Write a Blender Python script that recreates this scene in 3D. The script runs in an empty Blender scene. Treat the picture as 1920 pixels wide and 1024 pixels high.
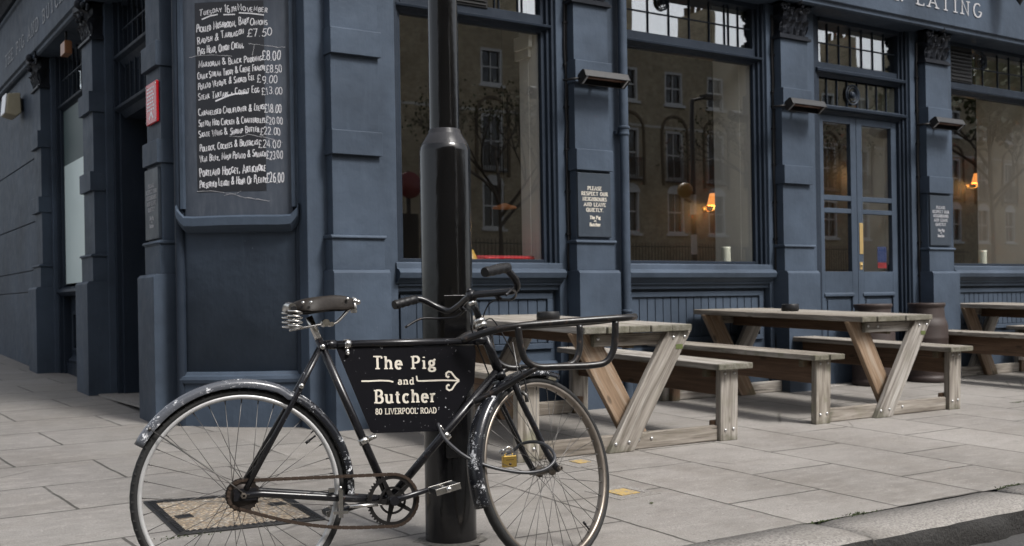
import bpy, bmesh, math, random
from mathutils import Vector, Matrix
C = bpy.context; SC = C.scene; COL = SC.collection
R = math.radians; PI = math.pi
random.seed(7)

# ------------------------------------------------------------------ camera, sky, sun, exposure
CAM_H = .99
cam_d = bpy.data.cameras.new('camera'); cam = bpy.data.objects.new('camera', cam_d); COL.objects.link(cam)
cam_d.sensor_width = 36; cam_d.lens = 38.25; cam_d.shift_y = .0281; cam_d.clip_start = .05; cam_d.clip_end = 500
ro = R(.95)
cr, sr = math.cos(ro), math.sin(ro)
cam.matrix_world = Matrix(((cr, sr, 0, 0), (0, 0, -1, 0), (-sr, cr, 0, CAM_H), (0, 0, 0, 1)))
cam_d.dof.use_dof = True; cam_d.dof.focus_distance = 3.85; cam_d.dof.aperture_fstop = 6.3
SC.camera = cam

SUN_EL, SUN_AZ = R(52), R(128)            # soft, from the open street on the right
w = bpy.data.worlds.new('World'); SC.world = w; w.use_nodes = True
nt = w.node_tree; nt.nodes.clear()
sky = nt.nodes.new('ShaderNodeTexSky'); sky.sky_type = 'NISHITA'; sky.sun_disc = False
sky.sun_elevation = SUN_EL; sky.sun_rotation = SUN_AZ; sky.dust_density = 4.0; sky.air_density = 1.0
hs = nt.nodes.new('ShaderNodeHueSaturation'); hs.inputs['Saturation'].default_value = .34
bg = nt.nodes.new('ShaderNodeBackground'); bg.inputs['Strength'].default_value = .09
wo = nt.nodes.new('ShaderNodeOutputWorld')
nt.links.new(sky.outputs[0], hs.inputs['Color']); nt.links.new(hs.outputs[0], bg.inputs['Color'])
nt.links.new(bg.outputs[0], wo.inputs['Surface'])
sd = bpy.data.lights.new('sun', 'SUN'); sd.energy = 1.5; sd.angle = R(13); sd.color = (1, .97, .93)
so = bpy.data.objects.new('sun', sd); COL.objects.link(so)
so.rotation_euler = Vector((-math.sin(SUN_AZ)*math.cos(SUN_EL), -math.cos(SUN_AZ)*math.cos(SUN_EL), -math.sin(SUN_EL))).to_track_quat('-Z', 'Y').to_euler()
SC.view_settings.view_transform = 'Standard'; SC.view_settings.look = 'None'
SC.view_settings.exposure = 1.3; SC.view_settings.gamma = 1; SC.view_settings.use_curve_mapping = False
SC.render.engine = 'CYCLES'; SC.cycles.max_bounces = 8; SC.cycles.transparent_max_bounces = 12
SC.cycles.caustics_reflective = False; SC.cycles.caustics_refractive = False; SC.cycles.sample_clamp_indirect = 6
SC.cycles.use_denoising = True

# ------------------------------------------------------------------ street frame: s along the front, p into the pub
TH = R(33.25); CT, ST = math.cos(TH), math.sin(TH)
def W(s, p, z=0.): return Vector((s*CT - p*ST, s*ST + p*CT, z))
def gz(p): return .033*(p - 3.24)
STREET = Matrix.Rotation(TH, 4, 'Z')

# ------------------------------------------------------------------ mesh helpers
class MB:
    def __init__(s): s.v = []; s.f = []; s.sm = []
    def add(s, vs, fs, smooth=False):
        n = len(s.v); s.v += [tuple(x) for x in vs]
        for q in fs: s.f.append([i+n for i in q]); s.sm.append(smooth)
        return s
    def box(s, x0, x1, y0, y1, z0, z1, M=None):
        vs = [Vector((x, y, z)) for z in (z0, z1) for y in (y0, y1) for x in (x0, x1)]
        if M: vs = [M @ q for q in vs]
        return s.add(vs, [(0, 2, 3, 1), (4, 5, 7, 6), (0, 1, 5, 4), (2, 6, 7, 3), (0, 4, 6, 2), (1, 3, 7, 5)])
    def prism(s, poly, h0, h1, M=None, axis='z'):      # polygon (counter-clockwise) extruded
        n = len(poly)
        def pt(a, b, h):
            q = Vector((a, b, h)) if axis == 'z' else (Vector((h, a, b)) if axis == 'x' else Vector((a, h, b)))
            return M @ q if M else q
        vs = [pt(a, b, h0) for a, b in poly] + [pt(a, b, h1) for a, b in poly]
        fs = [tuple(range(n))[::-1], tuple(range(n, 2*n))] + [(i, (i+1) % n, n+(i+1) % n, n+i) for i in range(n)]
        if axis == 'y': fs = [f[::-1] for f in fs]
        return s.add(vs, fs)
    def tube(s, pts, r, n=10, closed=False, caps=True, flat=1.):
        pts = [Vector(p) for p in pts]; m = len(pts)
        rs = r if isinstance(r, (list, tuple)) else [r]*m
        t = []
        for i in range(m):
            a = pts[i-1] if (i > 0 or closed) else pts[i]; b = pts[(i+1) % m] if (i < m-1 or closed) else pts[i]
            t.append((b-a).normalized())
        up = Vector((0, 0, 1)) if abs(t[0].z) < .9 else Vector((0, 1, 0))
        nrm = (up - t[0]*up.dot(t[0])).normalized()
        vs = []
        for i in range(m):
            nrm = (nrm - t[i]*nrm.dot(t[i])).normalized(); bi = t[i].cross(nrm)
            for k in range(n):
                a = 2*PI*k/n; vs.append(pts[i] + nrm*(rs[i]*math.cos(a)) + bi*(rs[i]*flat*math.sin(a)))
        fs = []
        for i in range(m if closed else m-1):
            j = (i+1) % m
            for k in range(n):
                k2 = (k+1) % n; fs.append((i*n+k, i*n+k2, j*n+k2, j*n+k))
        s.add(vs, fs, True)
        if caps and not closed:
            b = len(s.v) - m*n
            s.f.append([b+k for k in range(n)][::-1]); s.sm.append(False)
            s.f.append([b+(m-1)*n+k for k in range(n)]); s.sm.append(False)
        return s
    def lathe(s, prof, n=24, M=None, smooth=True, arc=2*PI):     # prof: (r, z) round local z
        vs = []; m = len(prof)
        for r, z in prof:
            for k in range(n):
                a = arc*k/n; q = Vector((r*math.cos(a), r*math.sin(a), z)); vs.append(M @ q if M else q)
        fs = []
        for i in range(m-1):
            for k in range(n):
                k2 = (k+1) % n; fs.append((i*n+k, i*n+k2, (i+1)*n+k2, (i+1)*n+k))
        return s.add(vs, fs, smooth)
    def ball(s, c, r, n=12, sc=(1, 1, 1)):
        M = Matrix.Translation(c) @ Matrix.Diagonal((sc[0], sc[1], sc[2], 1))
        return s.lathe([(max(r*math.sin(PI*i/8), 1e-4), -r*math.cos(PI*i/8)) for i in range(9)], n, M)
    def sweep(s, path, prof, closed=False):     # path in (x, y); prof: (outward offset, z) loop; mitred corners, outward = right of travel
        m = len(path); k = len(prof); vs = []
        P = [Vector(q) for q in path]
        for i in range(m):
            d0 = (P[i]-P[i-1]).normalized() if i > 0 else (P[1]-P[0]).normalized()
            d1 = (P[i+1]-P[i]).normalized() if i < m-1 else d0
            n0 = Vector((d0.y, -d0.x)); n1 = Vector((d1.y, -d1.x)); b = (n0+n1).normalized(); c = max(b.dot(n0), .3)
            for o, z in prof: q = P[i] + b*(o/c); vs.append((q.x, q.y, z))
        fs = []
        for i in range(m-1):
            for j in range(k):
                j2 = (j+1) % k; fs.append((i*k+j, i*k+j2, (i+1)*k+j2, (i+1)*k+j))
        fs.append(tuple(range(k))[::-1]); fs.append(tuple((m-1)*k+j for j in range(k)))
        return s.add(vs, fs)
    def build(s, name, mat, parent=None, bevel=0, seg=2, label=None, matrix=None):
        me = bpy.data.meshes.new(name); me.from_pydata(s.v, [], s.f); me.update()
        bm = bmesh.new(); bm.from_mesh(me); bmesh.ops.recalc_face_normals(bm, faces=bm.faces); bm.to_mesh(me); bm.free()
        for p, q in zip(me.polygons, s.sm): p.use_smooth = q
        me.materials.append(mat)
        o = bpy.data.objects.new(name, me); COL.objects.link(o)
        if parent: o.parent = parent
        if matrix is not None: o.matrix_basis = matrix
        if bevel:
            b = o.modifiers.new('bevel', 'BEVEL'); b.width = bevel; b.segments = seg; b.limit_method = 'ANGLE'; b.angle_limit = R(35)
        if label: o['label'] = label
        return o

def tag(o, label=None, cat=None, group=None, kind=None):
    if label: o['label'] = label
    if cat: o['category'] = cat
    if group: o['group'] = group
    if kind: o['kind'] = kind
    return o
def thing(name, label, cat, M=None, group=None):
    o = bpy.data.objects.new(name, None); COL.objects.link(o); o.empty_display_size = .1
    if M is not None: o.matrix_world = M
    return tag(o, label, cat, group)
def copy_tree(o, parent=None):
    c = o.copy(); COL.objects.link(c)
    if parent: c.parent = parent
    for ch in [x for x in list(COL.objects) if x.parent == o]: copy_tree(ch, c)
    return c
def at(s, p, z, rz=0): return Matrix.Translation(W(s, p, z)) @ Matrix.Rotation(TH + rz, 4, 'Z')
def crom(pts, n=6, closed=False):                # smooth curve through points
    P = [Vector(p) for p in pts]; m = len(P); out = []
    for i in range(m if closed else m-1):
        a = P[i-1] if (i > 0 or closed) else P[i]; b = P[i]; c = P[(i+1) % m]; d = P[(i+2) % m] if (i+2 < m or closed) else c
        for k in range(n):
            t = k/n
            out.append(.5*((2*b) + (c-a)*t + (2*a-5*b+4*c-d)*t*t + (3*b-a-3*c+d)*t**3))
    if not closed: out.append(P[-1])
    return out

# ------------------------------------------------------------------ materials
def srgb(h): return tuple(((int(h[i:i+2], 16)/255+.055)/1.055)**2.4 if int(h[i:i+2], 16) > 10 else int(h[i:i+2], 16)/255/12.92 for i in (0, 2, 4))
class N:
    def __init__(s, name):
        s.m = bpy.data.materials.new(name); s.m.use_nodes = True; s.t = s.m.node_tree
        s.b = s.t.nodes['Principled BSDF']; s.out = s.t.nodes['Material Output']
        s.co = s.t.nodes.new('ShaderNodeTexCoord')
    def new(s, k, **kw):
        n = s.t.nodes.new(k)
        for a, v in kw.items(): setattr(n, a, v)
        return n
    def link(s, a, b): s.t.links.new(a, b)
    def mapping(s, scale=(1, 1, 1), rot=(0, 0, 0), src=None, loc=(0, 0, 0)):
        m = s.new('ShaderNodeMapping'); m.inputs['Scale'].default_value = scale; m.inputs['Rotation'].default_value = rot; m.inputs['Location'].default_value = loc
        s.link(src or s.co.outputs['Object'], m.inputs['Vector']); return m.outputs[0]
    def noise(s, sc, det=4, rough=.55, vec=None, dist=0):
        n = s.new('ShaderNodeTexNoise'); n.inputs['Scale'].default_value = sc; n.inputs['Detail'].default_value = det
        n.inputs['Roughness'].default_value = rough; n.inputs['Distortion'].default_value = dist
        s.link(vec or s.co.outputs['Object'], n.inputs['Vector']); return n.outputs['Fac']
    def ramp(s, fac, stops):
        r = s.new('ShaderNodeValToRGB'); e = r.color_ramp.elements
        while len(e) < len(stops): e.new(.5)
        for i, (p, c) in enumerate(stops): e[i].position = p; e[i].color = (*c, 1) if len(c) == 3 else c
        s.link(fac, r.inputs[0]); return r.outputs[0]
    def step(s, fac, a, b): return s.ramp(fac, [(a, (0, 0, 0)), (b, (1, 1, 1))])
    def mix(s, fac, a, b, mode='MIX'):
        m = s.new('ShaderNodeMix', data_type='RGBA', blend_type=mode)
        for k, v in ((0, fac), (6, a), (7, b)):
            if isinstance(v, (int, float)): m.inputs[k].default_value = v
            elif isinstance(v, tuple): m.inputs[k].default_value = (*v, 1)
            else: s.link(v, m.inputs[k])
        return m.outputs[2]
    def math(s, op, a, b=0.):
        m = s.new('ShaderNodeMath', operation=op)
        for k, v in ((0, a), (1, b)):
            if isinstance(v, (int, float)): m.inputs[k].default_value = v
            else: s.link(v, m.inputs[k])
        return m.outputs[0]
    def bump(s, h, st=.2, d=.01, prev=None):
        b = s.new('ShaderNodeBump'); b.inputs['Strength'].default_value = st; b.inputs['Distance'].default_value = d
        s.link(h, b.inputs['Height'])
        if prev: s.link(prev, b.inputs['Normal'])
        return b.outputs[0]
    def set(s, col=None, rough=None, metal=None, normal=None, **kw):
        for k, v in (('Base Color', col), ('Roughness', rough), ('Metallic', metal)):
            if v is None: continue
            if isinstance(v, tuple): s.b.inputs[k].default_value = (*v, 1)
            elif isinstance(v, (int, float)): s.b.inputs[k].default_value = v
            else: s.link(v, s.b.inputs[k])
        if normal: s.link(normal, s.b.inputs['Normal'])
        for k, v in kw.items(): s.b.inputs[k.replace('_', ' ')].default_value = v
        return s.m

def painted(name, c, rough=.45, var=.25, chips=None, chip_at=.72, bumps=.25, drip=True, spec=.15):
    n = N(name)
    big = n.noise(1.3, 5, .6); fine = n.noise(70, 3, .6, n.mapping((1, 1, .25)))
    a = tuple(x*(1-var) for x in c); b = tuple(min(1, x*(1+var)) for x in c)
    col = n.mix(n.step(big, .3, .72), a, b)
    if drip:
        st = n.noise(5, 6, .7, n.mapping((3, 3, .35)))
        col = n.mix(n.math('MULTIPLY', n.step(st, .55, .75), .35), col, tuple(x*1.25+.012 for x in c))
    if chips:
        ch = n.noise(26, 7, .8); msk = n.noise(4, 3)
        k = n.math('MULTIPLY', n.step(ch, chip_at, chip_at+.02), n.step(msk, .5, .56))
        col = n.mix(k, col, chips)
    rg = n.math('ADD', n.math('MULTIPLY', n.noise(9, 4), .25), rough-.12)
    lump = n.noise(6, 3)
    br_ = n.noise(26, 5, .7, n.mapping((1, 1, .12)))
    nm = n.bump(lump, .25 if drip else .05, .03); nm = n.bump(br_, bumps*1.2, .004, nm); nm = n.bump(fine, bumps, .002, nm)
    return n.set(col, rg, 0, nm, Specular_IOR_Level=spec)

M_BLUE = painted('slate_blue_paint', (.047, .063, .088), .55, .32, chips=(.20, .22, .25), chip_at=.675)
M_DARK = painted('shaded_slate_paint', (.018, .025, .037), .50, .18)  # the slate paint again, darkened: recess shade put into the colour
M_CAP = painted('near_black_paint', (.012, .014, .019), .45, .2)
M_BOARD = None
M_BLKGLOSS = painted('black_gloss_paint', (.0030, .0030, .0035), .135, .2, chips=(.30, .31, .33), chip_at=.735, bumps=.22, drip=False, spec=.5)
def plain(name, c, rough=.5, metal=0, var=.15, sc=20, bst=.1, **kw):
    n = N(name); f = n.noise(sc, 4)
    col = n.mix(f, tuple(x*(1-var) for x in c), tuple(min(1, x*(1+var)) for x in c))
    return n.set(col, rough, metal, n.bump(f, bst, .003), **kw)
M_IRON = plain('cast_iron_black', (.011, .011, .012), .45, 0, .3, 30, .3)
M_CHROME = plain('worn_chrome', (.62, .60, .57), .24, 1, .25, 60, .1)
M_ALU = plain('dull_aluminium', (.46, .46, .46), .42, .35, .2, 40, .1)
M_DARKSTEEL = plain('dull_dark_steel', (.16, .155, .15), .4, .8, .3)
M_ZINC = plain('galvanised_steel', (.5, .5, .5), .35, 1)
M_RUBBER = plain('tyre_rubber', (.009, .009, .009), .75, 0, .3, 50, .2)
M_LEATHER = plain('brown_leather', (.016, .0125, .010), .55, 0, .45, 45, .5, Specular_IOR_Level=.25)
M_BRASS = plain('brass', (.62, .42, .12), .35, 1, .2)
M_BRASSDULL = plain('dull_brass_plate', (.50, .36, .16), .45, .6, .2)
M_RUST = plain('rusty_steel', (.050, .034, .025), .55, .5, .5, 120, .5)
M_WHITE = plain('cream_lettering', (.68, .63, .54), .6, 0, .1)
M_LETGREY = plain('pale_grey_lettering', (.40, .40, .42), .6, 0, .1)
M_CHALK = plain('white_chalk', (.62, .62, .65), .9, 0, .12, 90, .3)
M_CREAM = plain('cream_wall_paint', (.82, .81, .74), .6, 0, .05, 3, .1)
M_INT = plain('dark_brown_wall_paint', (.035, .027, .018), .7, 0, .3, 2, .1)
M_FLOORINT = plain('dark_floorboards', (.05, .035, .025), .5, 0, .3, 4, .1)
M_RED = plain('red_enamel', (.50, .012, .02), .25, 0, .1)
M_REDF = plain('red_fabric', (.24, .010, .016), .8, 0, .2)
M_PAPER = plain('candle_wax', (.66, .68, .56), .5, 0, .05)
M_BLACKP = plain('black_plastic', (.009, .009, .010), .45, 0, .2, Specular_IOR_Level=.3)
M_BEIGE = plain('beige_plastic', (.30, .27, .19), .5, 0, .1)
M_LENS = plain('pale_lens', (.75, .76, .78), .3, 0, .05)
M_COPPER = plain('copper_wood', (.27, .12, .055), .4, .3, .25, 30)
M_WHITEP = plain('white_joinery_paint', (.62, .62, .60), .5, 0, .1)
M_CHURN = plain('rusty_brown_iron', (.030, .019, .016), .6, 0, .4, 8, .3)
def mk_yellow():
    n = N('worn_yellow_paint'); f = n.noise(60, 6, .75); g = n.noise(25, 3)
    return n.set(n.mix(n.step(f, .50, .58), n.mix(g, (.30, .20, .06), (.42, .30, .11)), (.20, .175, .14)), .85, 0, n.bump(f, .4, .002))
M_YELLOW = mk_yellow()
M_GREENTAG = plain('olive_tag', (.09, .11, .035), .5, 0, .2)
M_BLUEP = plain('blue_poster', (.012, .03, .11), .6, 0, .2)
M_OCHRE = plain('ochre_ceramic', (.42, .26, .05), .4, 0, .2)
M_MOSS = plain('moss_green', (.035, .050, .015), .95, 0, .5, 40)
M_BARK = plain('bark', (.05, .04, .032), .9, 0, .3, 30)
M_LEAF = plain('dull_leaf', (.05, .06, .02), .8, 0, .4, 3)

def mk_chipped_guard(name, sheen):
    n = N(name)
    big = n.noise(5.5, 3, .5); f = n.noise(20, 9, .85); gl = n.noise(190, 2, .5); lip = n.noise(12, 4, .6)
    k = n.math('MULTIPLY', n.step(f, .565, .585), n.step(big, .44, .50))
    k2 = n.math('MAXIMUM', k, n.math('MULTIPLY', n.step(gl, .71, .73), n.step(lip, .45, .55)))
    base = (.010, .011, .014)
    if sheen:        # rear half greyed: wear, plus sky reflection put into the colour
        sx = n.new('ShaderNodeSeparateXYZ'); n.link(n.co.outputs['Object'], sx.inputs[0])
        fx = n.math('ADD', sx.outputs[0], n.math('MULTIPLY', n.noise(9, 4), .25))
        base = n.mix(n.step(fx, .28, .38), (.075, .08, .092), base)
    col = n.mix(k2, base, (.62, .63, .65))
    return n.set(col, n.math('ADD', n.math('MULTIPLY', k2, .4), .18), .0, n.bump(f, .2, .002))
M_GUARD = mk_chipped_guard('worn_sheen_mudguard', True); M_GUARD2 = mk_chipped_guard('chipped_black_mudguard', False)
def mk_board_black():
    n = N('worn_black_sign_paint'); f = n.noise(95, 3, .6); m = n.noise(6, 3)
    k = n.math('MULTIPLY', n.step(f, .695, .71), n.step(m, .40, .52))
    return n.set(n.mix(k, (.004, .004, .006), (.42, .42, .44)), .4, 0, n.bump(f, .1, .002), Specular_IOR_Level=.22)
M_SIGN = mk_board_black()
def mk_frameblack():
    n = N('scuffed_black_enamel'); f = n.noise(60, 5, .7); m = n.noise(9, 3); r_ = n.noise(26, 5, .7)
    k = n.math('MULTIPLY', n.step(f, .66, .69), n.step(m, .48, .6))
    col = n.mix(k, (.008, .008, .010), (.30, .30, .32))
    col = n.mix(n.math('MULTIPLY', n.step(r_, .62, .68), .7), col, (.05, .028, .017))
    return n.set(col, .27, 0, n.bump(f, .15, .002))
M_FRAME = mk_frameblack()
def mk_carrier():
    n = N('rust_worn_black_tube'); f = n.noise(30, 6, .75)
    col = n.ramp(f, [(.35, (.006, .006, .007)), (.56, (.010, .009, .009)), (.64, (.05, .032, .022)), (.74, (.18, .14, .11))])
    return n.set(col, n.math('ADD', n.math('MULTIPLY', f, .4), .15), 0, n.bump(f, .3, .002))
M_CARR = mk_carrier()

def mk_glass(name, f0=.1, wave=.25, tint=(.95, .97, .96)):
    n = N(name); t = n.t; t.nodes.remove(n.b)
    nb = n.bump(n.noise(1.1, 2, .4), wave, .012)
    lw = n.new('ShaderNodeLayerWeight'); lw.inputs['Blend'].default_value = .5; n.link(nb, lw.inputs['Normal'])
    fr = n.math('ADD', n.math('MULTIPLY', n.math('POWER', lw.outputs['Facing'], 5.), 1-f0), f0)     # two faces of the pane, each reflecting
    gl = n.new('ShaderNodeBsdfGlossy'); gl.inputs['Roughness'].default_value = .0; gl.inputs['Color'].default_value = (.95, .97, 1, 1)
    tr = n.new('ShaderNodeBsdfTransparent'); tr.inputs[0].default_value = (*tint, 1)
    mx = n.new('ShaderNodeMixShader'); n.link(nb, gl.inputs['Normal'])
    n.link(fr, mx.inputs[0]); n.link(tr.outputs[0], mx.inputs[1]); n.link(gl.outputs[0], mx.inputs[2]); n.link(mx.outputs[0], n.out.inputs['Surface'])
    return n.m
M_GLASS = mk_glass('shop_window_glass', .125, .04, (1, 1, 1))
M_LEADGLASS = mk_glass('old_leaded_glass', .20, .10)
def mk_frost():
    n = N('frosted_window_film'); f = n.noise(3, 4)
    return n.set(n.mix(f, (.62, .74, .72), (.70, .80, .78)), .35, 0, None)
M_FROST = mk_frost()
M_TEAL = plain('dark_teal_blind', (.06, .09, .09), .5, 0, .1, 3)

def mk_wood(name, c0, c1, c2, grn=.0):
    n = N(name); oi = n.new('ShaderNodeObjectInfo')
    add = n.new('ShaderNodeVectorMath', operation='ADD'); sc = n.new('ShaderNodeVectorMath', operation='SCALE')
    comb = n.new('ShaderNodeCombineXYZ')
    for i in range(3): n.link(oi.outputs['Random'], comb.inputs[i])
    n.link(comb.outputs[0], sc.inputs[0]); sc.inputs['Scale'].default_value = 37.
    n.link(n.co.outputs['Object'], add.inputs[0]); n.link(sc.outputs[0], add.inputs[1])
    v = n.mapping((1.2, 16, 16), src=add.outputs[0]); v2 = n.mapping((3, 90, 90), src=add.outputs[0])
    g = n.noise(1.6, 5, .6, v, .6); g2 = n.noise(1., 4, .6, v2); bl = n.noise(2.2, 3, .5, add.outputs[0])
    col = n.ramp(g, [(.28, c0), (.5, c1), (.72, c2)])
    col = n.mix(n.math('MULTIPLY', n.step(g2, .5, .68), .45), col, tuple(x*.45 for x in c0))
    col = n.mix(n.math('MULTIPLY', n.step(bl, .45, .75), .35), col, tuple(x*.8 for x in c1))
    kn = n.new('ShaderNodeTexVoronoi'); kn.inputs['Scale'].default_value = 1.; n.link(n.mapping((3.5, 9, 9), src=add.outputs[0]), kn.inputs['Vector'])
    kd = n.ramp(kn.outputs['Distance'], [(.0, (1, 1, 1)), (.10, (.85, .85, .85)), (.15, (0, 0, 0))])
    col = n.mix(n.math('MULTIPLY', kd, .7), col, tuple(x*.35 for x in c0))
    hv = n.new('ShaderNodeMix', data_type='FLOAT')
    col = n.mix(1., col, n.ramp(oi.outputs['Random'], [(0, (.70, .66, .61)), (.5, (.92, .90, .87)), (1, (1.0, 1.0, 1.0))]), 'MULTIPLY')
    if grn:
        gm = n.noise(9, 4, .6, add.outputs[0]); col = n.mix(n.math('MULTIPLY', n.step(gm, .55, .7), grn), col, (.10, .11, .035))
    sx = n.new('ShaderNodeSeparateXYZ'); n.link(n.co.outputs['Object'], sx.inputs[0])       # algae and damp on the end grain
    ed = n.math('ADD', sx.outputs[0], n.math('MULTIPLY', n.noise(14, 5, .7, add.outputs[0]), -.16))
    col = n.mix(n.math('MULTIPLY', n.math('SUBTRACT', 1., n.step(n.math('ADD', ed, .25), .17, .23)), .7), col, (.055, .055, .03))
    cr_ = n.noise(1., 2, .5, n.mapping((.9, 60, 60), src=add.outputs[0], loc=(5, 1, 2)))
    col = n.mix(n.math('MULTIPLY', n.step(cr_, .69, .71), .85), col, (.02, .016, .012))
    nm = n.bump(g, .5, .005); nm = n.bump(g2, .8, .003, nm)
    return n.set(col, .75, 0, nm)
M_WOOD = mk_wood('weathered_grey_pine', (.085, .070, .056), (.27, .248, .222), (.45, .432, .405), .12)
M_WOODEND = mk_wood('mossy_plank', (.10, .085, .066), (.29, .266, .234), (.46, .44, .405), .45)
M_WOODTAN = mk_wood('orange_tan_pine', (.13, .085, .052), (.26, .178, .115), (.36, .30, .24))
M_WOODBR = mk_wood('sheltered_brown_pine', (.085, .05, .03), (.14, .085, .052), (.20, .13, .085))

def mk_paving():
    n = N('york_stone_paving'); ob = n.co.outputs['Object']
    def brick(vec, bw, rh, off):
        b = n.new('ShaderNodeTexBrick'); b.offset = off; b.inputs['Scale'].default_value = 1
        b.inputs['Brick Width'].default_value = bw; b.inputs['Row Height'].default_value = rh
        b.inputs['Mortar Size'].default_value = .0085; b.inputs['Mortar Smooth'].default_value = .3; b.inputs['Bias'].default_value = 0
        b.inputs['Color1'].default_value = (0, 0, 0, 1); b.inputs['Color2'].default_value = (1, 1, 1, 1); b.inputs['Mortar'].default_value = (.5, .5, .5, 1)
        n.link(vec, b.inputs['Vector']); return b
    wob = n.new('ShaderNodeVectorMath', operation='ADD')
    nz = n.new('ShaderNodeTexNoise'); nz.inputs['Scale'].default_value = 5; nz.inputs['Detail'].default_value = 5; n.link(ob, nz.inputs['Vector'])
    vs = n.new('ShaderNodeVectorMath', operation='MULTIPLY_ADD'); n.link(nz.outputs['Color'], vs.inputs[0]); vs.inputs[1].default_value = (.022, .022, 0); vs.inputs[2].default_value = (-.011, -.011, 0)
    n.link(ob, wob.inputs[0]); n.link(vs.outputs[0], wob.inputs[1]); o2 = wob.outputs[0]
    b1 = brick(n.mapping((1, 1, 1), (0, 0, R(90)), o2, (.93, -.46, 0)), .94, .64, .5)       # courses running to the kerb
    b2 = brick(n.mapping((1, 1, 1), (0, 0, R(-3)), o2, (.2, .05, 0)), .98, .66, .43)        # side street
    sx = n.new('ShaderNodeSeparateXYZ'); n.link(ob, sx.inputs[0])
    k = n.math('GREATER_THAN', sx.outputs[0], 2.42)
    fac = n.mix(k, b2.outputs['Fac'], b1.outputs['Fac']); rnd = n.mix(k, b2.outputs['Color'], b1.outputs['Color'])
    base = n.ramp(rnd, [(0, (.238, .224, .208)), (.5, (.276, .260, .242)), (1, (.318, .301, .281))])
    wide = n.noise(.42, 4, .6); st = n.noise(1.3, 7, .7); st2 = n.noise(11, 8, .78, n.mapping((.55, 1.3, 1))); gr = n.noise(150, 3, .65)
    base = n.mix(1., base, n.mix(k, (.74, .745, .75), (.97, .97, .97)), 'MULTIPLY')      # side street darkened: edge-of-frame fall-off partly put into the colour
    base = n.mix(n.math('MULTIPLY', n.step(wide, .40, .62), .65), base, (.135, .125, .113))
    base = n.mix(n.math('MULTIPLY', n.step(st, .46, .66), .5), base, (.150, .133, .113))
    base = n.mix(n.math('MULTIPLY', n.step(st2, .48, .66), .5), base, (.34, .322, .298))
    base = n.mix(n.math('MULTIPLY', n.math('SUBTRACT', 1., n.step(st2, .32, .46)), .45), base, (.12, .11, .10))
    blot = n.noise(22, 3, .6); base = n.mix(n.math('MULTIPLY', n.step(blot, .66, .70), .5), base, (.10, .092, .085))
    gum = n.new('ShaderNodeTexVoronoi'); gum.inputs['Scale'].default_value = 2.6; n.link(ob, gum.inputs['Vector'])
    base = n.mix(n.math('MULTIPLY', n.ramp(gum.outputs['Distance'], [(.045, (1, 1, 1)), (.055, (0, 0, 0))]), .45), base, (.13, .125, .12))
    spots = n.noise(48, 2, .5, n.mapping((1, 1, 1), loc=(3, 9, 2))); base = n.mix(n.math('MULTIPLY', n.step(spots, .70, .73), .6), base, (.44, .42, .39))
    base = n.mix(n.math('MULTIPLY', n.step(gr, .42, .60), .5), base, (.115, .105, .095))
    cv = n.new('ShaderNodeTexVoronoi', feature='DISTANCE_TO_EDGE'); cv.inputs['Scale'].default_value = .55; n.link(o2, cv.inputs['Vector'])
    ck = n.math('MULTIPLY', n.ramp(cv.outputs['Distance'], [(.0018, (1, 1, 1)), (.004, (0, 0, 0))]), n.step(n.noise(.9, 2), .56, .6))
    base = n.mix(n.math('MULTIPLY', ck, .8), base, (.05, .046, .04))
    jv = n.noise(2.2, 3); jm = n.math('MULTIPLY', fac, n.step(jv, .28, .46))
    base = n.mix(n.math('MULTIPLY', jm, .88), base, (.035, .032, .027))
    h = n.math('SUBTRACT', n.math('ADD', n.math('MULTIPLY', st2, .25), n.math('MULTIPLY', rnd, .5)), fac)
    nm = n.bump(h, .7, .008); nm = n.bump(gr, .5, .002, nm); nm = n.bump(st2, .45, .006, nm)
    return n.set(base, n.math('ADD', n.math('MULTIPLY', st2, .3), .5), 0, nm)
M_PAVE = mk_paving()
def mk_granite(name, c, dark, grain=120, k=1.):
    n = N(name); f = n.noise(grain, 3, .7); g = n.noise(2.5, 6, .7); v = n.noise(30, 5, .7)
    col = n.ramp(f, [(.36, tuple(x*.5 for x in c)), (.5, c), (.62, tuple(min(1, x*1.35) for x in c))])
    col = n.mix(n.math('MULTIPLY', n.step(g, .42, .66), .6), col, dark)
    return n.set(col, .78, 0, n.bump(f, .6*k, .003, n.bump(v, .6*k, .008)))
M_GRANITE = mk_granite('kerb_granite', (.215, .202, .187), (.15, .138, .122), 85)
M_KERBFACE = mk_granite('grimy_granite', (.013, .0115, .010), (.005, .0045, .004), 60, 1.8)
M_ASPHALT = mk_granite('asphalt', (.05, .049, .048), (.03, .029, .028), 90, 1.5)
def mk_brick(name, c0, c1, mort, sc=1.):
    n = N(name); b = n.new('ShaderNodeTexBrick'); b.inputs['Scale'].default_value = sc
    b.inputs['Brick Width'].default_value = .225; b.inputs['Row Height'].default_value = .075; b.inputs['Mortar Size'].default_value = .006
    b.inputs['Color1'].default_value = (*c0, 1); b.inputs['Color2'].default_value = (*c1, 1); b.inputs['Mortar'].default_value = (*mort, 1)
    n.link(n.mapping((1, 1, 1), (R(90), 0, 0)), b.inputs['Vector'])
    g = n.noise(.8, 5, .6); col = n.mix(n.math('MULTIPLY', n.step(g, .4, .7), .5), b.outputs['Color'], tuple(x*.5 for x in c0))
    col = n.mix(n.math('MULTIPLY', n.step(n.noise(3.5, 4, .7), .45, .62), .4), col, tuple(x*.35 for x in c0))
    return n.set(col, .9, 0, n.bump(b.outputs['Fac'], .3, .004))
M_BRICK = mk_brick('london_stock_brick', (.40, .325, .205), (.52, .44, .30), (.40, .36, .29))
M_STUCCO = plain('painted_stucco', (.55, .53, .48), .7, 0, .1)
M_SLATE = plain('roof_slate', (.07, .075, .085), .6, 0, .3, 6)
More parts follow.
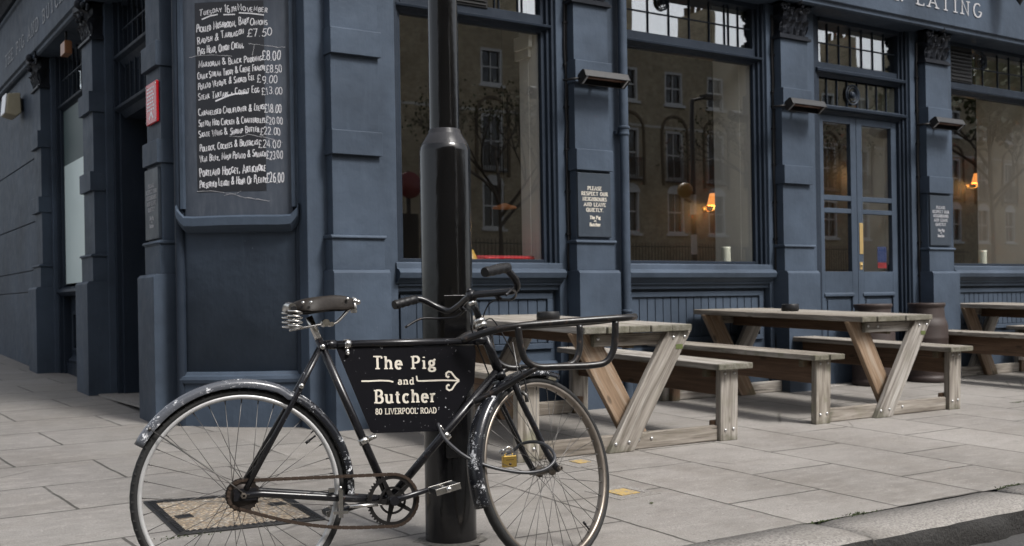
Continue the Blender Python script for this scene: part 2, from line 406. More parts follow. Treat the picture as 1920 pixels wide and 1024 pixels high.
M_PANEDARK = mk_glass('sash_glass', .06, .05, (.45, .47, .48))
M_ROOMDARK = plain('dim_room', (.05, .048, .045), .8)
M_NET = plain('net_curtain', (.42, .42, .42), .9, 0, .3, 3)
def mk_emit(name, c, st):
    n = N(name); n.set(c, .6); n.b.inputs['Emission Color'].default_value = (*c, 1); n.b.inputs['Emission Strength'].default_value = st; return n.m
M_SHADE = mk_emit('lit_orange_shade', (.85, .30, .07), .55)
M_BULB = mk_emit('lit_bulb', (1., .75, .4), 6)
M_AMBER = plain('amber_globe', (.28, .15, .02), .3)
def mk_pebble():
    n = N('exposed_pebble_infill'); v = n.new('ShaderNodeTexVoronoi'); v.inputs['Scale'].default_value = 62; n.link(n.co.outputs['Object'], v.inputs['Vector'])
    col = n.ramp(n.new('ShaderNodeSeparateColor').outputs[0], [(0, (0, 0, 0)), (1, (1, 1, 1))])
    sc = n.new('ShaderNodeSeparateColor'); n.link(v.outputs['Color'], sc.inputs[0])
    col = n.ramp(sc.outputs[0], [(0, (.16, .12, .085)), (.3, (.30, .22, .14)), (.55, (.36, .30, .22)), (.8, (.22, .20, .18)), (1, (.48, .43, .36))])
    e = n.ramp(v.outputs['Distance'], [(.25, (1, 1, 1)), (.62, (0, 0, 0))])
    col = n.mix(n.math('MULTIPLY', n.math('SUBTRACT', 1., e), .7), col, (.10, .085, .065))
    return n.set(col, .7, 0, n.bump(e, .7, .006))
M_PEBBLE = mk_pebble()
def mk_chalkboard():
    n = N('slate_blue_chalkboard'); a = n.noise(3, 5, .7, n.mapping((1, 1, .35))); d = n.noise(30, 4, .7, n.mapping((1, 1, .2)))
    k = n.math('MULTIPLY', n.step(a, .42, .75), n.step(d, .35, .8))
    col = n.mix(n.math('MULTIPLY', k, .6), (.038, .048, .066), (.18, .20, .23))
    return n.set(col, .5, 0, n.bump(d, .2, .002))
M_CHALKB = mk_chalkboard()
def mk_wiped():
    n = N('fresh_black_chalk_surface'); a = n.noise(3, 4)
    return n.set(n.mix(a, (.007, .008, .011), (.016, .018, .024)), .5, 0)
M_WIPED = mk_wiped()

# ------------------------------------------------------------------ a stroke alphabet (hand lettering and slab serif letters)
def arc(cx, cy, rx, ry, a0, a1, n=9): return [(cx+rx*math.cos(R(a0+(a1-a0)*i/(n-1))), cy+ry*math.sin(R(a0+(a1-a0)*i/(n-1)))) for i in range(n)]
GL = {
 'A': (.78, [[(0, 0), (.39, 1), (.78, 0)], [(.13, .34), (.65, .34)]]),
 'B': (.62, [[(.08, 0), (.08, 1)], [(.08, 1)]+arc(.3, .76, .26, .24, 90, -90)+[(.08, .52)], [(.08, .52)]+arc(.32, .26, .3, .26, 90, -90)+[(.08, 0)]]),
 'C': (.7, [arc(.4, .5, .38, .5, 50, 310, 14)]),
 'D': (.72, [[(.08, 0), (.08, 1)], [(.08, 1), (.28, 1)]+arc(.28, .5, .4, .5, 80, -80, 9)+[(.28, 0), (.08, 0)]]),
 'E': (.6, [[(.08, 0), (.08, 1)], [(.08, 1), (.58, 1)], [(.08, .52), (.48, .52)], [(.08, 0), (.6, 0)]]),
 'F': (.58, [[(.08, 0), (.08, 1)], [(.08, 1), (.58, 1)], [(.08, .5), (.46, .5)]]),
 'G': (.76, [arc(.4, .5, .38, .5, 50, 340, 14)+[(.74, .42)], [(.48, .42), (.76, .42)]]),
 'H': (.72, [[(.08, 0), (.08, 1)], [(.64, 0), (.64, 1)], [(.08, .52), (.64, .52)]]),
 'I': (.24, [[(.12, 0), (.12, 1)]]),
 'J': (.4, [[(.3, 1), (.3, .25)]+arc(.12, .25, .18, .25, 0, -130, 6)]),
 'K': (.68, [[(.08, 0), (.08, 1)], [(.62, 1), (.08, .42)], [(.24, .58), (.68, 0)]]),
 'L': (.56, [[(.08, 0), (.08, 1)], [(.08, 0), (.56, 0)]]),
 'M': (.9, [[(.06, 0), (.1, 1), (.45, .2), (.8, 1), (.84, 0)]]),
 'N': (.74, [[(.08, 0), (.08, 1), (.66, 0), (.66, 1)]]),
 'O': (.8, [arc(.4, .5, .38, .5, 90, 450, 18)]),
 'P': (.62, [[(.08, 0), (.08, 1)], [(.08, 1), (.3, 1)]+arc(.3, .74, .28, .26, 85, -85, 8)+[(.3, .48), (.08, .48)]]),
 'Q': (.8, [arc(.4, .5, .38, .5, 90, 450, 18), [(.45, .2), (.8, -.12)]]),
 'R': (.68, [[(.08, 0), (.08, 1)], [(.08, 1), (.3, 1)]+arc(.3, .75, .27, .25, 85, -85, 8)+[(.3, .5), (.08, .5)], [(.3, .5), (.68, 0)]]),
 'S': (.58, [arc(.3, .75, .25, .25, 30, 270, 9)+arc(.29, .25, .27, .25, 90, -150, 9)]),
 'T': (.68, [[(.34, 0), (.34, 1)], [(0, 1), (.68, 1)]]),
 'U': (.72, [[(.08, 1), (.08, .3)]+arc(.36, .3, .28, .3, 190, 350, 9)+[(.64, .3), (.64, 1)]]),
 'V': (.74, [[(0, 1), (.37, 0), (.74, 1)]]),
 'W': (1.05, [[(0, 1), (.26, 0), (.52, .9), (.78, 0), (1.05, 1)]]),
 'X': (.7, [[(0, 0), (.7, 1)], [(0, 1), (.7, 0)]]),
 'Y': (.7, [[(0, 1), (.35, .48)], [(.7, 1), (.35, .48), (.35, 0)]]),
 'Z': (.64, [[(.04, 1), (.62, 1), (.02, 0), (.64, 0)]]),
 '0': (.6, [arc(.3, .5, .27, .5, 90, 450, 16)]),
 '1': (.36, [[(.05, .78), (.22, 1), (.22, 0)]]),
 '2': (.58, [arc(.29, .72, .25, .28, 160, -20, 8)+[(.03, 0), (.58, 0)]]),
 '3': (.56, [arc(.26, .75, .25, .25, 150, -80, 8)+arc(.26, .26, .28, .26, 80, -150, 8)]),
 '4': (.62, [[(.45, 0), (.45, 1), (.02, .3), (.62, .3)]]),
 '5': (.56, [[(.52, 1), (.12, 1), (.08, .55)]+arc(.27, .31, .27, .3, 120, -150, 9)]),
 '6': (.58, [[(.48, .95)]+arc(.36, .45, .32, .5, 110, 190, 5)+arc(.3, .28, .26, .28, 180, 530, 13)]),
 '7': (.56, [[(.02, 1), (.56, 1), (.2, 0)]]),
 '8': (.56, [arc(.28, .75, .22, .25, 90, 450, 12), arc(.28, .26, .27, .26, 90, 450, 12)]),
 '9': (.58, [arc(.3, .7, .26, .28, 0, 360, 13)+[(.5, .2), (.3, 0)]]),
 '&': (.82, [[(.8, 0), (.2, .7)]+arc(.34, .8, .17, .2, 200, -60, 8)+[(.14, .42)]+arc(.3, .24, .26, .24, 130, 300, 7)+[(.72, .45)]]),
 '£': (.66, [arc(.4, .74, .24, .26, 20, 200, 8)+[(.2, .3), (.02, .02), (.2, .06), (.4, 0), (.66, .06)], [(.04, .46), (.5, .46)]]),
 '.': (.2, [[(.08, 0), (.1, .06)]]), ',': (.22, [[(.12, .08), (.04, -.16)]]), '+': (.4, [[(.05, .4), (.35, .4)], [(.2, .25), (.2, .55)]]), ' ': (.36, []),
 'h': (.62, [[(.1, 0), (.1, 1)], [(.1, .4)]+arc(.31, .42, .21, .26, 160, 0, 7)+[(.52, 0)]]),
 'e': (.56, [[(.05, .36), (.52, .36)]+arc(.28, .33, .24, .33, 8, 318, 12)]),
 'i': (.26, [[(.13, 0), (.13, .66)], [(.13, .88), (.131, .96)]]),
 'g': (.56, [arc(.27, .44, .2, .2, 90, 450, 12), arc(.28, -.06, .26, .16, 90, 450, 12), [(.14, .28), (.12, .12), (.3, .1)], [(.42, .58), (.52, .72), (.6, .68)]]),
 'a': (.54, [arc(.27, .46, .2, .2, 150, 0, 6)+[(.46, .1), (.54, .02)], arc(.25, .19, .2, .19, 60, 320, 9), [(.46, .36), (.3, .37)]]),
 'n': (.62, [[(.1, 0), (.1, .66)], [(.1, .4)]+arc(.31, .42, .21, .24, 160, 0, 7)+[(.52, 0)]]),
 'd': (.6, [[(.48, 0), (.48, 1)], arc(.27, .33, .22, .33, 50, 310, 11)]),
 'u': (.62, [[(.1, .66), (.1, .24)]+arc(.31, .24, .21, .24, 190, 340, 7), [(.52, .66), (.52, 0)]]),
 't': (.4, [[(.18, .86), (.18, .16)]+arc(.32, .16, .14, .16, 190, 300, 5), [(0, .64), (.38, .64)]]),
 'c': (.54, [arc(.3, .33, .25, .33, 45, 315, 11)]),
 'r': (.46, [[(.1, 0), (.1, .66)], [(.1, .36)]+arc(.3, .42, .2, .23, 160, 60, 5)]),
}
def ribbon(mb, pts, wf, M, th=.0012):
    n = len(pts)
    if n < 2: return
    P = [Vector((a, b)) for a, b in pts]; vs = []
    for i in range(n):
        d = ((P[i]-P[i-1]).normalized() if i else Vector((0, 0))) + ((P[i+1]-P[i]).normalized() if i < n-1 else Vector((0, 0)))
        if d.length < 1e-6: d = P[min(i+1, n-1)]-P[max(i-1, 0)]
        d = d.normalized(); nr = Vector((-d.y, d.x)); h = wf(d)/2
        k = 1.
        if 0 < i < n-1:
            c = (P[i]-P[i-1]).normalized().dot(d); k = 1/max(c, .55)
        for z in (0, th):
            for sg in (-1, 1): q = P[i]+nr*(h*k*sg); vs.append(M @ Vector((q.x, q.y, z)))
    fs = [(0, 1, 3, 2), ((n-1)*4, (n-1)*4+2, (n-1)*4+3, (n-1)*4+1)]
    for i in range(n-1):
        a = i*4; b = a+4
        fs += [(a+2, a+3, b+3, b+2), (a, b, b+1, a+1), (a, a+2, b+2, b), (a+1, b+1, b+3, a+3)]
    mb.add(vs, fs)
def text_w(t, track): return sum((GL[ch] if ch in GL else GL[ch.upper()])[0]+track for ch in t)-track
def letters(mb, txt, x0, y0, h, M, wt=.13, wn=.08, track=.16, width=None, serif=False, jit=0, slope=0, small=None, th=.0012, rng=random):
    """writes TXT from (x0,y0), capital height H; WIDTH squeezes it to fit"""
    sx = h
    scl = [1. if (small is None or i == 0 or txt[i-1] == ' ' or not ch.isalpha()) else small for i, ch in enumerate(txt)]
    tot = sum((GL[ch] if ch in GL else GL[ch.upper()])[0]*k+track for ch, k in zip(txt, scl))-track
    if width: sx = width/tot
    x = 0.
    for i, ch in enumerate(txt):
        g = GL[ch] if ch in GL else GL[ch.upper()]; k = scl[i]
        jy = rng.uniform(-jit, jit); ja = rng.uniform(-jit, jit)*1.6
        def tr(a, b): return (x0+(x+(a+ja*b)*k)*sx, y0+(b*k+jy)*h+slope*(x+a*k)*sx)
        wd = lambda d: (wt*abs(d.y)+wn*abs(d.x))*h
        for st in g[1]:
            pts = [tr(a, b) for a, b in st]; ribbon(mb, pts, wd, M, th*(1+.02*i))
            if serif:
                for e, nb in ((st[0], st[1]), (st[-1], st[-2])):
                    if (abs(e[1]) < .01 or abs(e[1]-1) < .01 or abs(e[1]-.66) < .01) and abs(nb[1]-e[1]) > .3 and len(st) <= 12:
                        hw = .19 if ch.isupper() or ch.isdigit() else .16
                        yb = e[1]+(.03 if e[1] < .1 else -.03)
                        if e[1] > .5 and ch in 'hiunrd': ribbon(mb, [tr(e[0]-hw, yb), tr(e[0]+.02, yb)], lambda d: wn*h, M, th*1.5)
                        else: ribbon(mb, [tr(e[0]-hw, yb), tr(e[0]+hw, yb)], lambda d: wn*h, M, th*1.5)
                    if ch in 'ETFLZC' and abs(e[0]-nb[0]) > .3 and abs(e[1]-nb[1]) < .02 and e[0] > .3:
                        dr = -.16 if e[1] > .5 else .16
                        if ch != 'E' or abs(e[1]-.52) > .1: ribbon(mb, [tr(e[0], e[1]), tr(e[0]+.02, e[1]+dr)], lambda d: wn*h*1.3, M, th*1.6)
        x += g[0]*k+track
    return x*sx
FRONT = Matrix(((1, 0, 0, 0), (0, 0, -1, 0), (0, 1, 0, 0), (0, 0, 0, 1)))       # writing plane facing -y (towards the street)
LEFTF = Matrix(((0, 0, -1, 0), (-1, 0, 0, 0), (0, 1, 0, 0), (0, 0, 0, 1)))      # writing plane facing -x

# ------------------------------------------------------------------ ground
def street_obj(name, mb, mat, kind='structure', bevel=0, label=None):
    o = mb.build(name, mat, None, bevel); o.matrix_world = STREET.copy(); o['kind'] = kind
    return o
def slab_grid(mb, s0, s1, p0, p1, f, n=1):
    vs = [(s0, p0, f(p0)), (s1, p0, f(p0)), (s1, p1, f(p1)), (s0, p1, f(p1))]
    mb.add(vs, [(0, 1, 2, 3)])
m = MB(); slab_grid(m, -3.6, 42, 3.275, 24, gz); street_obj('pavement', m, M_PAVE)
m = MB(); m.add([(-60, -17.6, -.125), (75, -17.6, -.125), (75, 3.1, -.125), (-3.7, 3.1, -.125), (-3.7, 60, -.125), (-60, 60, -.125)], [(0, 1, 2, 3, 4, 5)])
street_obj('road', m, M_ASPHALT)
m = MB(); m.add([(-300, -300, -.3), (300, -300, -.3), (300, 300, -.3), (-300, 300, -.3)], [(0, 1, 2, 3)]); street_obj('ground', m, M_ASPHALT)
# kerb: granite blocks, worn edges, grimy face
rk = random.Random(3); mk = MB(); mf = MB()
edges = [-3.7, -2.35, -1.0, .33, 1.0, 2.34, 3.695, 5.04, 6.4, 7.75, 9.1, 10.5, 11.8, 13.2, 14.6, 16, 17.5, 19, 20.5, 22, 24, 26, 28, 30, 34, 38, 42]
for a, b in zip(edges, edges[1:]):
    n = 14; dz = rk.uniform(-.005, .008); g = .010
    rows = []
    for i in range(n+1):
        s = a+g+(b-a-2*g)*i/n; e = rk.uniform(-.006, .006); e2 = rk.uniform(-.012, .012); jb = rk.uniform(-.005, .003)
        rd = .018 if i in (0, n) else 0
        rows.append([(s, 3.262+jb, gz(3.26)-.03), (s, 3.258+jb, gz(3.26)+.001+dz-rd*.5), (s, 3.10, gz(3.1)+.006+dz-rd*.3), (s, 2.975+e, gz(2.97)+.004+dz-rd*.5), (s, 2.945+e*1.3, gz(2.94)-.010+dz), (s, 2.932+e2, gz(2.93)-.035), (s, 2.925+e2*1.4, gz(2.93)-.075), (s, 2.93+e2*.6, -.2)])
    vs = [q for r in rows for q in r]; k = 8
    top = [(i*k+j, i*k+j+1, (i+1)*k+j+1, (i+1)*k+j) for i in range(n) for j in range(0, 4)]
    fac = [(i*k+j, i*k+j+1, (i+1)*k+j+1, (i+1)*k+j) for i in range(n) for j in range(4, 7)]
    mk.add(vs, top+[tuple(range(k)), tuple(n*k+j for j in range(k))[::-1]], True); mf.add(vs, fac, True)
nk = len(mk.f); mk.add(mf.v, mf.f, True)
mk.add([(-3.7, 3.27, gz(3.27)-.012), (42, 3.27, gz(3.27)-.012), (42, 3.0, gz(3.0)-.03), (-3.7, 3.0, gz(3)-.03)], [(0, 1, 2, 3)])
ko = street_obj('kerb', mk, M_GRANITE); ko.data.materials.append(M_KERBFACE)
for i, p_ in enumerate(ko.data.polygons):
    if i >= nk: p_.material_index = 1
# moss and weeds in the kerb joint
rm = random.Random(11); m = MB()
for i in range(1800):
    s = rm.uniform(2.9, 8.5)
    if math.sin(s*2.3)+math.sin(s*5.1+1)+.6*math.sin(s*11) < rm.uniform(-.3, 2.0): continue
    p = 3.268+rm.gauss(0, .006 + .010*(math.sin(s*3.1) > .3)); h = rm.uniform(.002, .008); a = rm.uniform(0, PI); d = rm.uniform(.003, .008)
    z = gz(p)-.004; ca, sa = math.cos(a)*d, math.sin(a)*d; lx, ly = rm.uniform(-.008, .008), rm.uniform(-.008, .008)
    m.add([(s-ca, p-sa, z), (s+ca, p+sa, z), (s+lx+ca*.5, p+ly+sa*.5, z+h), (s+lx-ca*.5, p+ly-sa*.5, z+h)], [(0, 1, 2, 3)])
for s, p, k in ((8.6, 5.35, 60), (5.2, 3.27, 160), (4.0, 3.27, 90), (1.28, 4.52, 30), (1.36, 4.49, 20)):
    for i in range(k):
        q = (s+rm.gauss(0, .05), p+rm.gauss(0, .012)); h = rm.uniform(.003, .010); a = rm.uniform(0, PI); z = gz(q[1])
        m.add([(q[0]-.004*math.cos(a), q[1]-.004*math.sin(a), z), (q[0]+.004*math.cos(a), q[1]+.004*math.sin(a), z), (q[0]+rm.uniform(-.012, .012), q[1]+rm.uniform(-.012, .012), z+h)], [(0, 1, 2)])
mo = street_obj('moss', m, M_MOSS, 'stuff')

# ------------------------------------------------------------------ the pub
pub = thing('pub_building', 'slate blue painted corner pub with large shop windows and pilasters', 'pub', STREET.copy())
def part(name, mb, mat, parent=None, bevel=0, seg=2, label=None): return mb.build(name, mat, parent or pub, bevel, seg, label)
ZT = 3.76                                                        # underside of the fascia
# solid wall strips between openings (front plane p = 7.08)
def rwall(a, b, z0=-.1): m = MB(); m.box(a, b, 7.08, 7.34, z0, ZT); part('wall', m, M_BLUE, None, .006)
for a, b in ((2.955, 3.655), (5.105, 5.80), (7.49, 8.13), (9.57, 10.26), (12.1, 12.85), (14.6, 20)): rwall(a, b)
def lwall(a, b): m = MB(); m.box(2.30, 2.55, a, b, -.1, ZT); part('wall', m, M_BLUE, None, .006)
for a, b in ((7.80, 8.34), (10.03, 10.52), (12.48, 12.97)): lwall(a, b)
# rusticated side wall beyond the shopfront
m = MB(); zz = [-.1, 1.19, 1.43, 1.97, 2.67, ZT]
for z0, z1 in zip(zz, zz[1:]): m.box(2.215, 2.6, 12.96, 21, z0+(.006 if z0 > 0 else 0), z1-.006)
m.box(2.235, 2.58, 12.97, 20.9, 0, ZT); part('rusticated_wall', m, M_BLUE, None, .004)
# curved corner wall
A = Vector((2.28, 7.768)); B = Vector((2.975, 7.248)); dv = (B-A); nn = Vector((dv.y, -dv.x)).normalized()
def corner(t, off=0.): q = A+dv*t + nn*(.045*(1-(2*t-1)**2)+off); return (q.x, q.y)
cp = [corner(i/16) for i in range(17)]
m = MB(); m.sweep(cp, [(0, -.1), (0, ZT), (-.2, ZT), (-.2, -.1)])
for i in range(len(m.sm)-2): m.sm[i] = True
part('corner_wall', m, M_BLUE)
m = MB(); m.sweep([corner(i/16) for i in range(17)], [(.0, -.1), (.024, -.1), (.024, .44), (.040, .452), (.046, .475), (.040, .497), (.022, .508), (.012, .525), (0, .53)])
part('skirting', m, M_BLUE)
for q, rr in ((A+nn*.01, .035), (B+nn*.002-dv.normalized()*.008, .03)):
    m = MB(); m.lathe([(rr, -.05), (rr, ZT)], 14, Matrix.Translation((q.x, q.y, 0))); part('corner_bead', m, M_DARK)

def acanthus_capital(par, c, wd, dp, axis):
    """leafy capital; c = centre of the back face on the wall, axis 0: front faces -y, 1: front faces -x"""
    m = MB(); rr = random.Random(int(c[1]*100))
    T = Matrix.Translation(c) @ (Matrix.Identity(4) if axis == 0 else Matrix.Rotation(-PI/2, 4, 'Z'))
    hw = wd/2
    m.box(-hw-.03, hw+.03, -dp-.035, 0, .0, .022, T); m.box(-hw-.012, hw+.012, -dp-.015, 0, .022, .045, T)
    m.prism([(-hw+.02, 0), (-hw+.02, -dp+.01), (hw-.02, -dp+.01), (hw-.02, 0)], .045, .33, T)
    m.prism([(-hw-.05, 0), (-hw-.06, -dp-.07), (-hw*.5, -dp-.045), (hw*.5, -dp-.045), (hw+.06, -dp-.07), (hw+.05, 0)], .325, .375, T)
    def leaf(x, y, z, h, wl, curl, side):
        pts = []
        for i in range(7):
            t = i/6; o = curl*t**2.2; zz = z+h*(t-.35*max(0, t-.7)/.3*.5)
            pts.append((o, zz, wl*(.55+.75*math.sin(PI*min(t*1.05, 1))*1.0)))
        vs = []
        for o, zz, ww in pts:
            for k, u in enumerate((-1, -.5, 0, .5, 1)):
                px = u*ww+rr.uniform(-.006, .006); py = -o-(.012 if k in (1, 3) else (.020 if k == 2 else 0))+rr.uniform(-.004, .004)
                vs.append(T @ Vector((x+px, y+py, zz)) if not side else T @ Vector((x+side*(o+.01), y+px, zz)))
        m.add(vs, [(i*5+k, i*5+k+1, (i+1)*5+k+1, (i+1)*5+k) for i in range(6) for k in range(4)], False)
    for i in range(4): leaf(-hw+.05+(wd-.1)*i/3, -dp, .045, .15, .05, .05, 0)
    for i in range(3): leaf(-hw+.09+(wd-.18)*i/2, -dp-.005, .10, .21, .055, .075, 0)
    for sd in (-1, 1):
        for y in (-dp*.35, -dp*.85): leaf(sd*(hw-.03), y, .06, .18, .04, .05, sd)
        m.tube([T @ Vector((sd*(hw-.02+.035*math.cos(a)*(1-a/14)), -dp-.035, .285+.035*math.sin(a)*(1-a/14))) for a in [k*.5 for k in range(20)]], .013, 6)
    for i in range(9): m.ball(T @ Vector((rr.uniform(-hw*.7, hw*.7), -dp-.03-rr.uniform(0, .03), rr.uniform(.2, .32))), rr.uniform(.018, .032), 6)
    m.ball(T @ Vector((0, -dp-.07, .35)), .045, 8)
    part('capital', m, M_CAP, par)
def pilaster(s0, s1, axis=0):
    """axis 0: right front (x = s, front towards -p); axis 1: side street front (s0,s1 are p values)"""
    base = 7.09 if axis == 0 else 2.31
    m = MB(); d = s1-s0; mid = (s0+s1)/2
    def bx(e0, e1, out, z0, z1, slope=0):
        a, b = s0-e0, s1+e1; f = base-.01-out
        pr = [(base, z0), (f, z0), (f, z1-slope), (f+slope*.9, z1), (base, z1)]
        if axis == 0: m.prism(pr, a, b, None, 'x')
        else: m.prism(pr, a, b, None, 'y')
    bx(.035, .035, .18, -.1, 1.232, .022)                     # plinth
    bx(.018, .018, .125, 1.233, 1.442)                        # upper die
    bx(.022, .022, .130, 1.443, 1.452); bx(.032, .032, .142, 1.453, 1.475, .012)
    bx(0, 0, .10, 1.476, 2.035); bx(.012, .012, .135, 2.036, 2.205, .004)
    bx(0, 0, .10, 2.206, 2.735); bx(.012, .012, .135, 2.736, 2.915, .004); bx(0, 0, .10, 2.916, 3.375)
    o = part('pilaster', m, M_BLUE, None, .005)
    c = (mid, base, 3.375) if axis == 0 else (base, mid, 3.375)
    acanthus_capital(o, c, d, .10, axis)
for a, b in ((3.105, 3.468), (5.205, 5.55), (7.572, 7.928), (9.69, 10.06), (12.28, 12.65)): pilaster(a, b)
for a, b in ((7.93, 8.30), (10.07, 10.48), (12.54, 12.94)): pilaster(a, b, 1)

# frames of the shop windows on the right front
def leaded(mb, s0, s1, z0, z1, p, cols, mid=True, vary=None):
    t = .004
    if mid: mb.box(s0, s1, p-.010, p+.010, (z0+z1)/2-t, (z0+z1)/2+t)
    for i, q in enumerate(cols):
        top = z1 if i % 3 != 1 else z1
        mb.box(q-t, q+t, p-.009, p+.009, z0, z1)
def roundel(mb, s, z, p, r):
    T = Matrix.Translation((s, p, z)) @ Matrix.Rotation(PI/2, 4, 'X')
    for k, rr in enumerate((r, r*.72, r*.42)):
        mb.lathe([(rr, .012), (rr*.96, .017+.003*k), (rr*.86, .010), (rr*.8, .004)], 24, T)
    mb.ball((s, p-.012, z), r*.3, 10, (1, .5, 1))
def riser(par, s0, s1):
    m = MB(); m.box(s0, s1, 7.155, 7.32, -.1, 1.13)
    m.box(s0, s1, 7.11, 7.16, -.1, .44); m.prism([(7.16, .44), (7.11, .44), (7.10, .46), (7.11, .49), (7.135, .51), (7.16, .515)], s0, s1, None, 'x')
    a, b, z0, z1 = s0+.09, s1-.09, .655, 1.01
    for q in ((a-.05, b+.05, z1, z1+.045), (a-.05, b+.05, z0-.045, z0), (a-.05, a, z0, z1), (b, b+.05, z0, z1)):
        m.box(q[0], q[1], 7.128, 7.157, q[2], q[3])
    n = int((b-a)/.085); wd = (b-a)/n
    for i in range(n): m.box(a+i*wd+.004, a+(i+1)*wd-.004, 7.146, 7.157, z0+.004, z1-.004)
    o = part('stall_riser', m, M_BLUE, par, .004)
def shop_window(s0, s1, cols, rounds=(), vent=None, mid=True):
    m = MB()
    for a, b, f in ((s0, s0+.028, 7.105), (s0+.028, s0+.056, 7.135), (s1-.056, s1-.028, 7.135), (s1-.028, s1, 7.105)): m.box(a, b, f, 7.30, 1.29, ZT)
    for sd in (0, 1):
        a = s0+.056 if sd == 0 else s1-.09; m.box(a, a+.034, 7.165, 7.24, 1.30, 3.69)
    i0, i1 = s0+.09, s1-.09
    m.box(s0+.056, s1-.056, 7.14, 7.28, 3.66, ZT)                                  # head
    m.box(i0, i1, 7.16, 7.25, 3.215, 3.285)                                        # transom and its drip moulding
    m.prism([(7.25, 3.145), (7.175, 3.145), (7.165, 3.16), (7.135, 3.175), (7.105, 3.18), (7.10, 3.20), (7.16, 3.214), (7.25, 3.214)], s0+.03, s1-.03, None, 'x')
    m.box(i0, i1, 7.17, 7.24, 1.30, 1.325)
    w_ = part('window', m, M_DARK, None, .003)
    m = MB(); m.prism([(7.32, 1.135), (7.07, 1.135), (7.05, 1.16), (7.02, 1.175), (7.005, 1.215), (7.03, 1.24), (7.06, 1.247), (7.065, 1.285), (7.075, 1.292), (7.32, 1.312)], s0-.02, s1+.02, None, 'x')
    m.box(s0, s1, 7.10, 7.3, 1.08, 1.134); m.box(s0, s1, 7.075, 7.29, 1.118, 1.133)
    part('sill', m, M_BLUE, w_, .002)
    m = MB(); m.box(i0, i1, 7.200, 7.206, 1.32, 3.15); part('pane', m, M_GLASS, w_)
    m = MB(); m.box(i0, i1, 7.202, 7.206, 3.28, 3.67); part('pane', m, M_LEADGLASS, w_)
    m = MB(); leaded(m, i0, i1, 3.285, 3.66, 7.20, cols, mid)
    for q in rounds: roundel(m, q[0], q[1], 7.197, q[2])
    part('leaded_bars', m, M_DARK, w_)
    if vent:
        m = MB(); a, b, z0, z1 = vent; m.box(a, b, 7.15, 7.20, z0, z1)
        for i in range(9): z = z0+.02+(z1-z0-.04)*i/9; m.prism([(7.15, z), (7.135, z), (7.15, z+.02)], a+.015, b-.015, None, 'x')
        part('vent_grille', m, M_BLACKP, w_, .004)
    riser(w_, s0, s1)
    return w_
shop_window(3.655, 5.105, [3.9, 4.06, 4.22, 4.6, 4.64, 4.82, 4.86], (), (4.20, 4.51, 3.27, 3.56), False)
shop_window(5.80, 7.49, [5.93+.24*i for i in range(1, 6)]+[6.17, 7.08, 7.25], ((6.33, 3.58, .075),))
shop_window(10.26, 12.1, [10.74, 11.0, 11.28, 11.5, 11.75], ((10.98, 3.56, .09),), (10.36, 10.74, 3.28, 3.66))
shop_window(12.85, 14.6, [13.1, 13.4, 13.7, 14.0, 14.3])

# double door with two fanlights
m = MB()
for a, b, f in ((8.13, 8.17, 7.105), (8.17, 8.225, 7.13), (8.225, 8.285, 7.155), (9.482, 9.51, 7.155), (9.51, 9.54, 7.13), (9.54, 9.57, 7.105)): m.box(a, b, f, 7.32, -.05, ZT)
m.box(8.285, 9.482, 7.14, 7.28, 3.66, ZT); m.box(8.285, 9.482, 7.17, 7.25, 3.215, 3.27); m.box(8.285, 9.482, 7.17, 7.25, 2.81, 2.865)
for z in (3.155, 2.80): m.prism([(7.25, z-.03), (7.17, z-.03), (7.14, z), (7.105, z+.01), (7.10, z+.035), (7.16, z+.06), (7.25, z+.06)], 8.21, 9.55, None, 'x')
m.box(8.285, 9.482, 7.17, 7.25, 3.125, 3.16)
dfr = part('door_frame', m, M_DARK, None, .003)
m = MB(); m.box(8.285, 9.482, 7.203, 7.207, 3.27, 3.67); m.box(8.285, 9.482, 7.203, 7.207, 2.86, 3.13); part('pane', m, M_LEADGLASS, dfr)
m = MB(); leaded(m, 8.285, 9.482, 3.27, 3.66, 7.20, [8.29+.17*i for i in range(1, 7)]); leaded(m, 8.285, 9.482, 2.865, 3.125, 7.20, [8.29+.15*i for i in range(1, 8)], False)
roundel(m, 8.81, 2.995, 7.195, .105); part('leaded_bars', m, M_DARK, dfr)
def door_leaf(a, b, plate):
    m = MB(); f, k = 7.19, 7.24; st = .095
    for x0, x1 in ((a, a+st-.01), (b-st+.01, b)): m.box(x0, x1, f, k, .13, 2.798)
    for z0, z1 in ((2.70, 2.798), (1.02, 1.235), (.13, .34), (1.935, 1.985), (1.812, 1.858)): m.box(a+st-.01, b-st+.01, f+.001, k-.001, z0, z1)
    m.box(a+st-.01, b-st+.01, f+.02, k-.01, .34, 1.02)
    m.box(a+st+.03, b-st-.03, f+.008, f+.022, .40, .955); m.prism([(f+.012, 1.0), (f-.012, .99), (f-.012, 1.012), (f+.002, 1.03)], a+st-.03, b-st+.03, None, 'x')
    o = part('door', m, M_BLUE, None, .003)
    g = MB(); g.box(a+st-.012, b-st+.012, f+.022, f+.027, 1.23, 2.705); part('pane', g, M_GLASS, o)
    if plate:
        g = MB(); g.box(a+.022, a+.075, f-.006, f, 1.41, 1.72); part('push_plate', g, M_BRASSDULL, o, .002)
        g = MB(); g.box(a+.02, a+.06, f-.006, f, 1.255, 1.33); g.lathe([(.012, 0), (.012, .012), (.001, .013)], 12, Matrix.Translation((a+.04, f-.005, 1.30)) @ Matrix.Rotation(PI/2, 4, 'X')); part('lock', g, M_BRASSDULL, o)
door_leaf(8.287, 8.853, False); door_leaf(8.858, 9.480, True)
m = MB(); m.box(8.0, 9.7, 7.05, 7.5, .0, .135); part('door_step', m, M_GRANITE, None, .01)

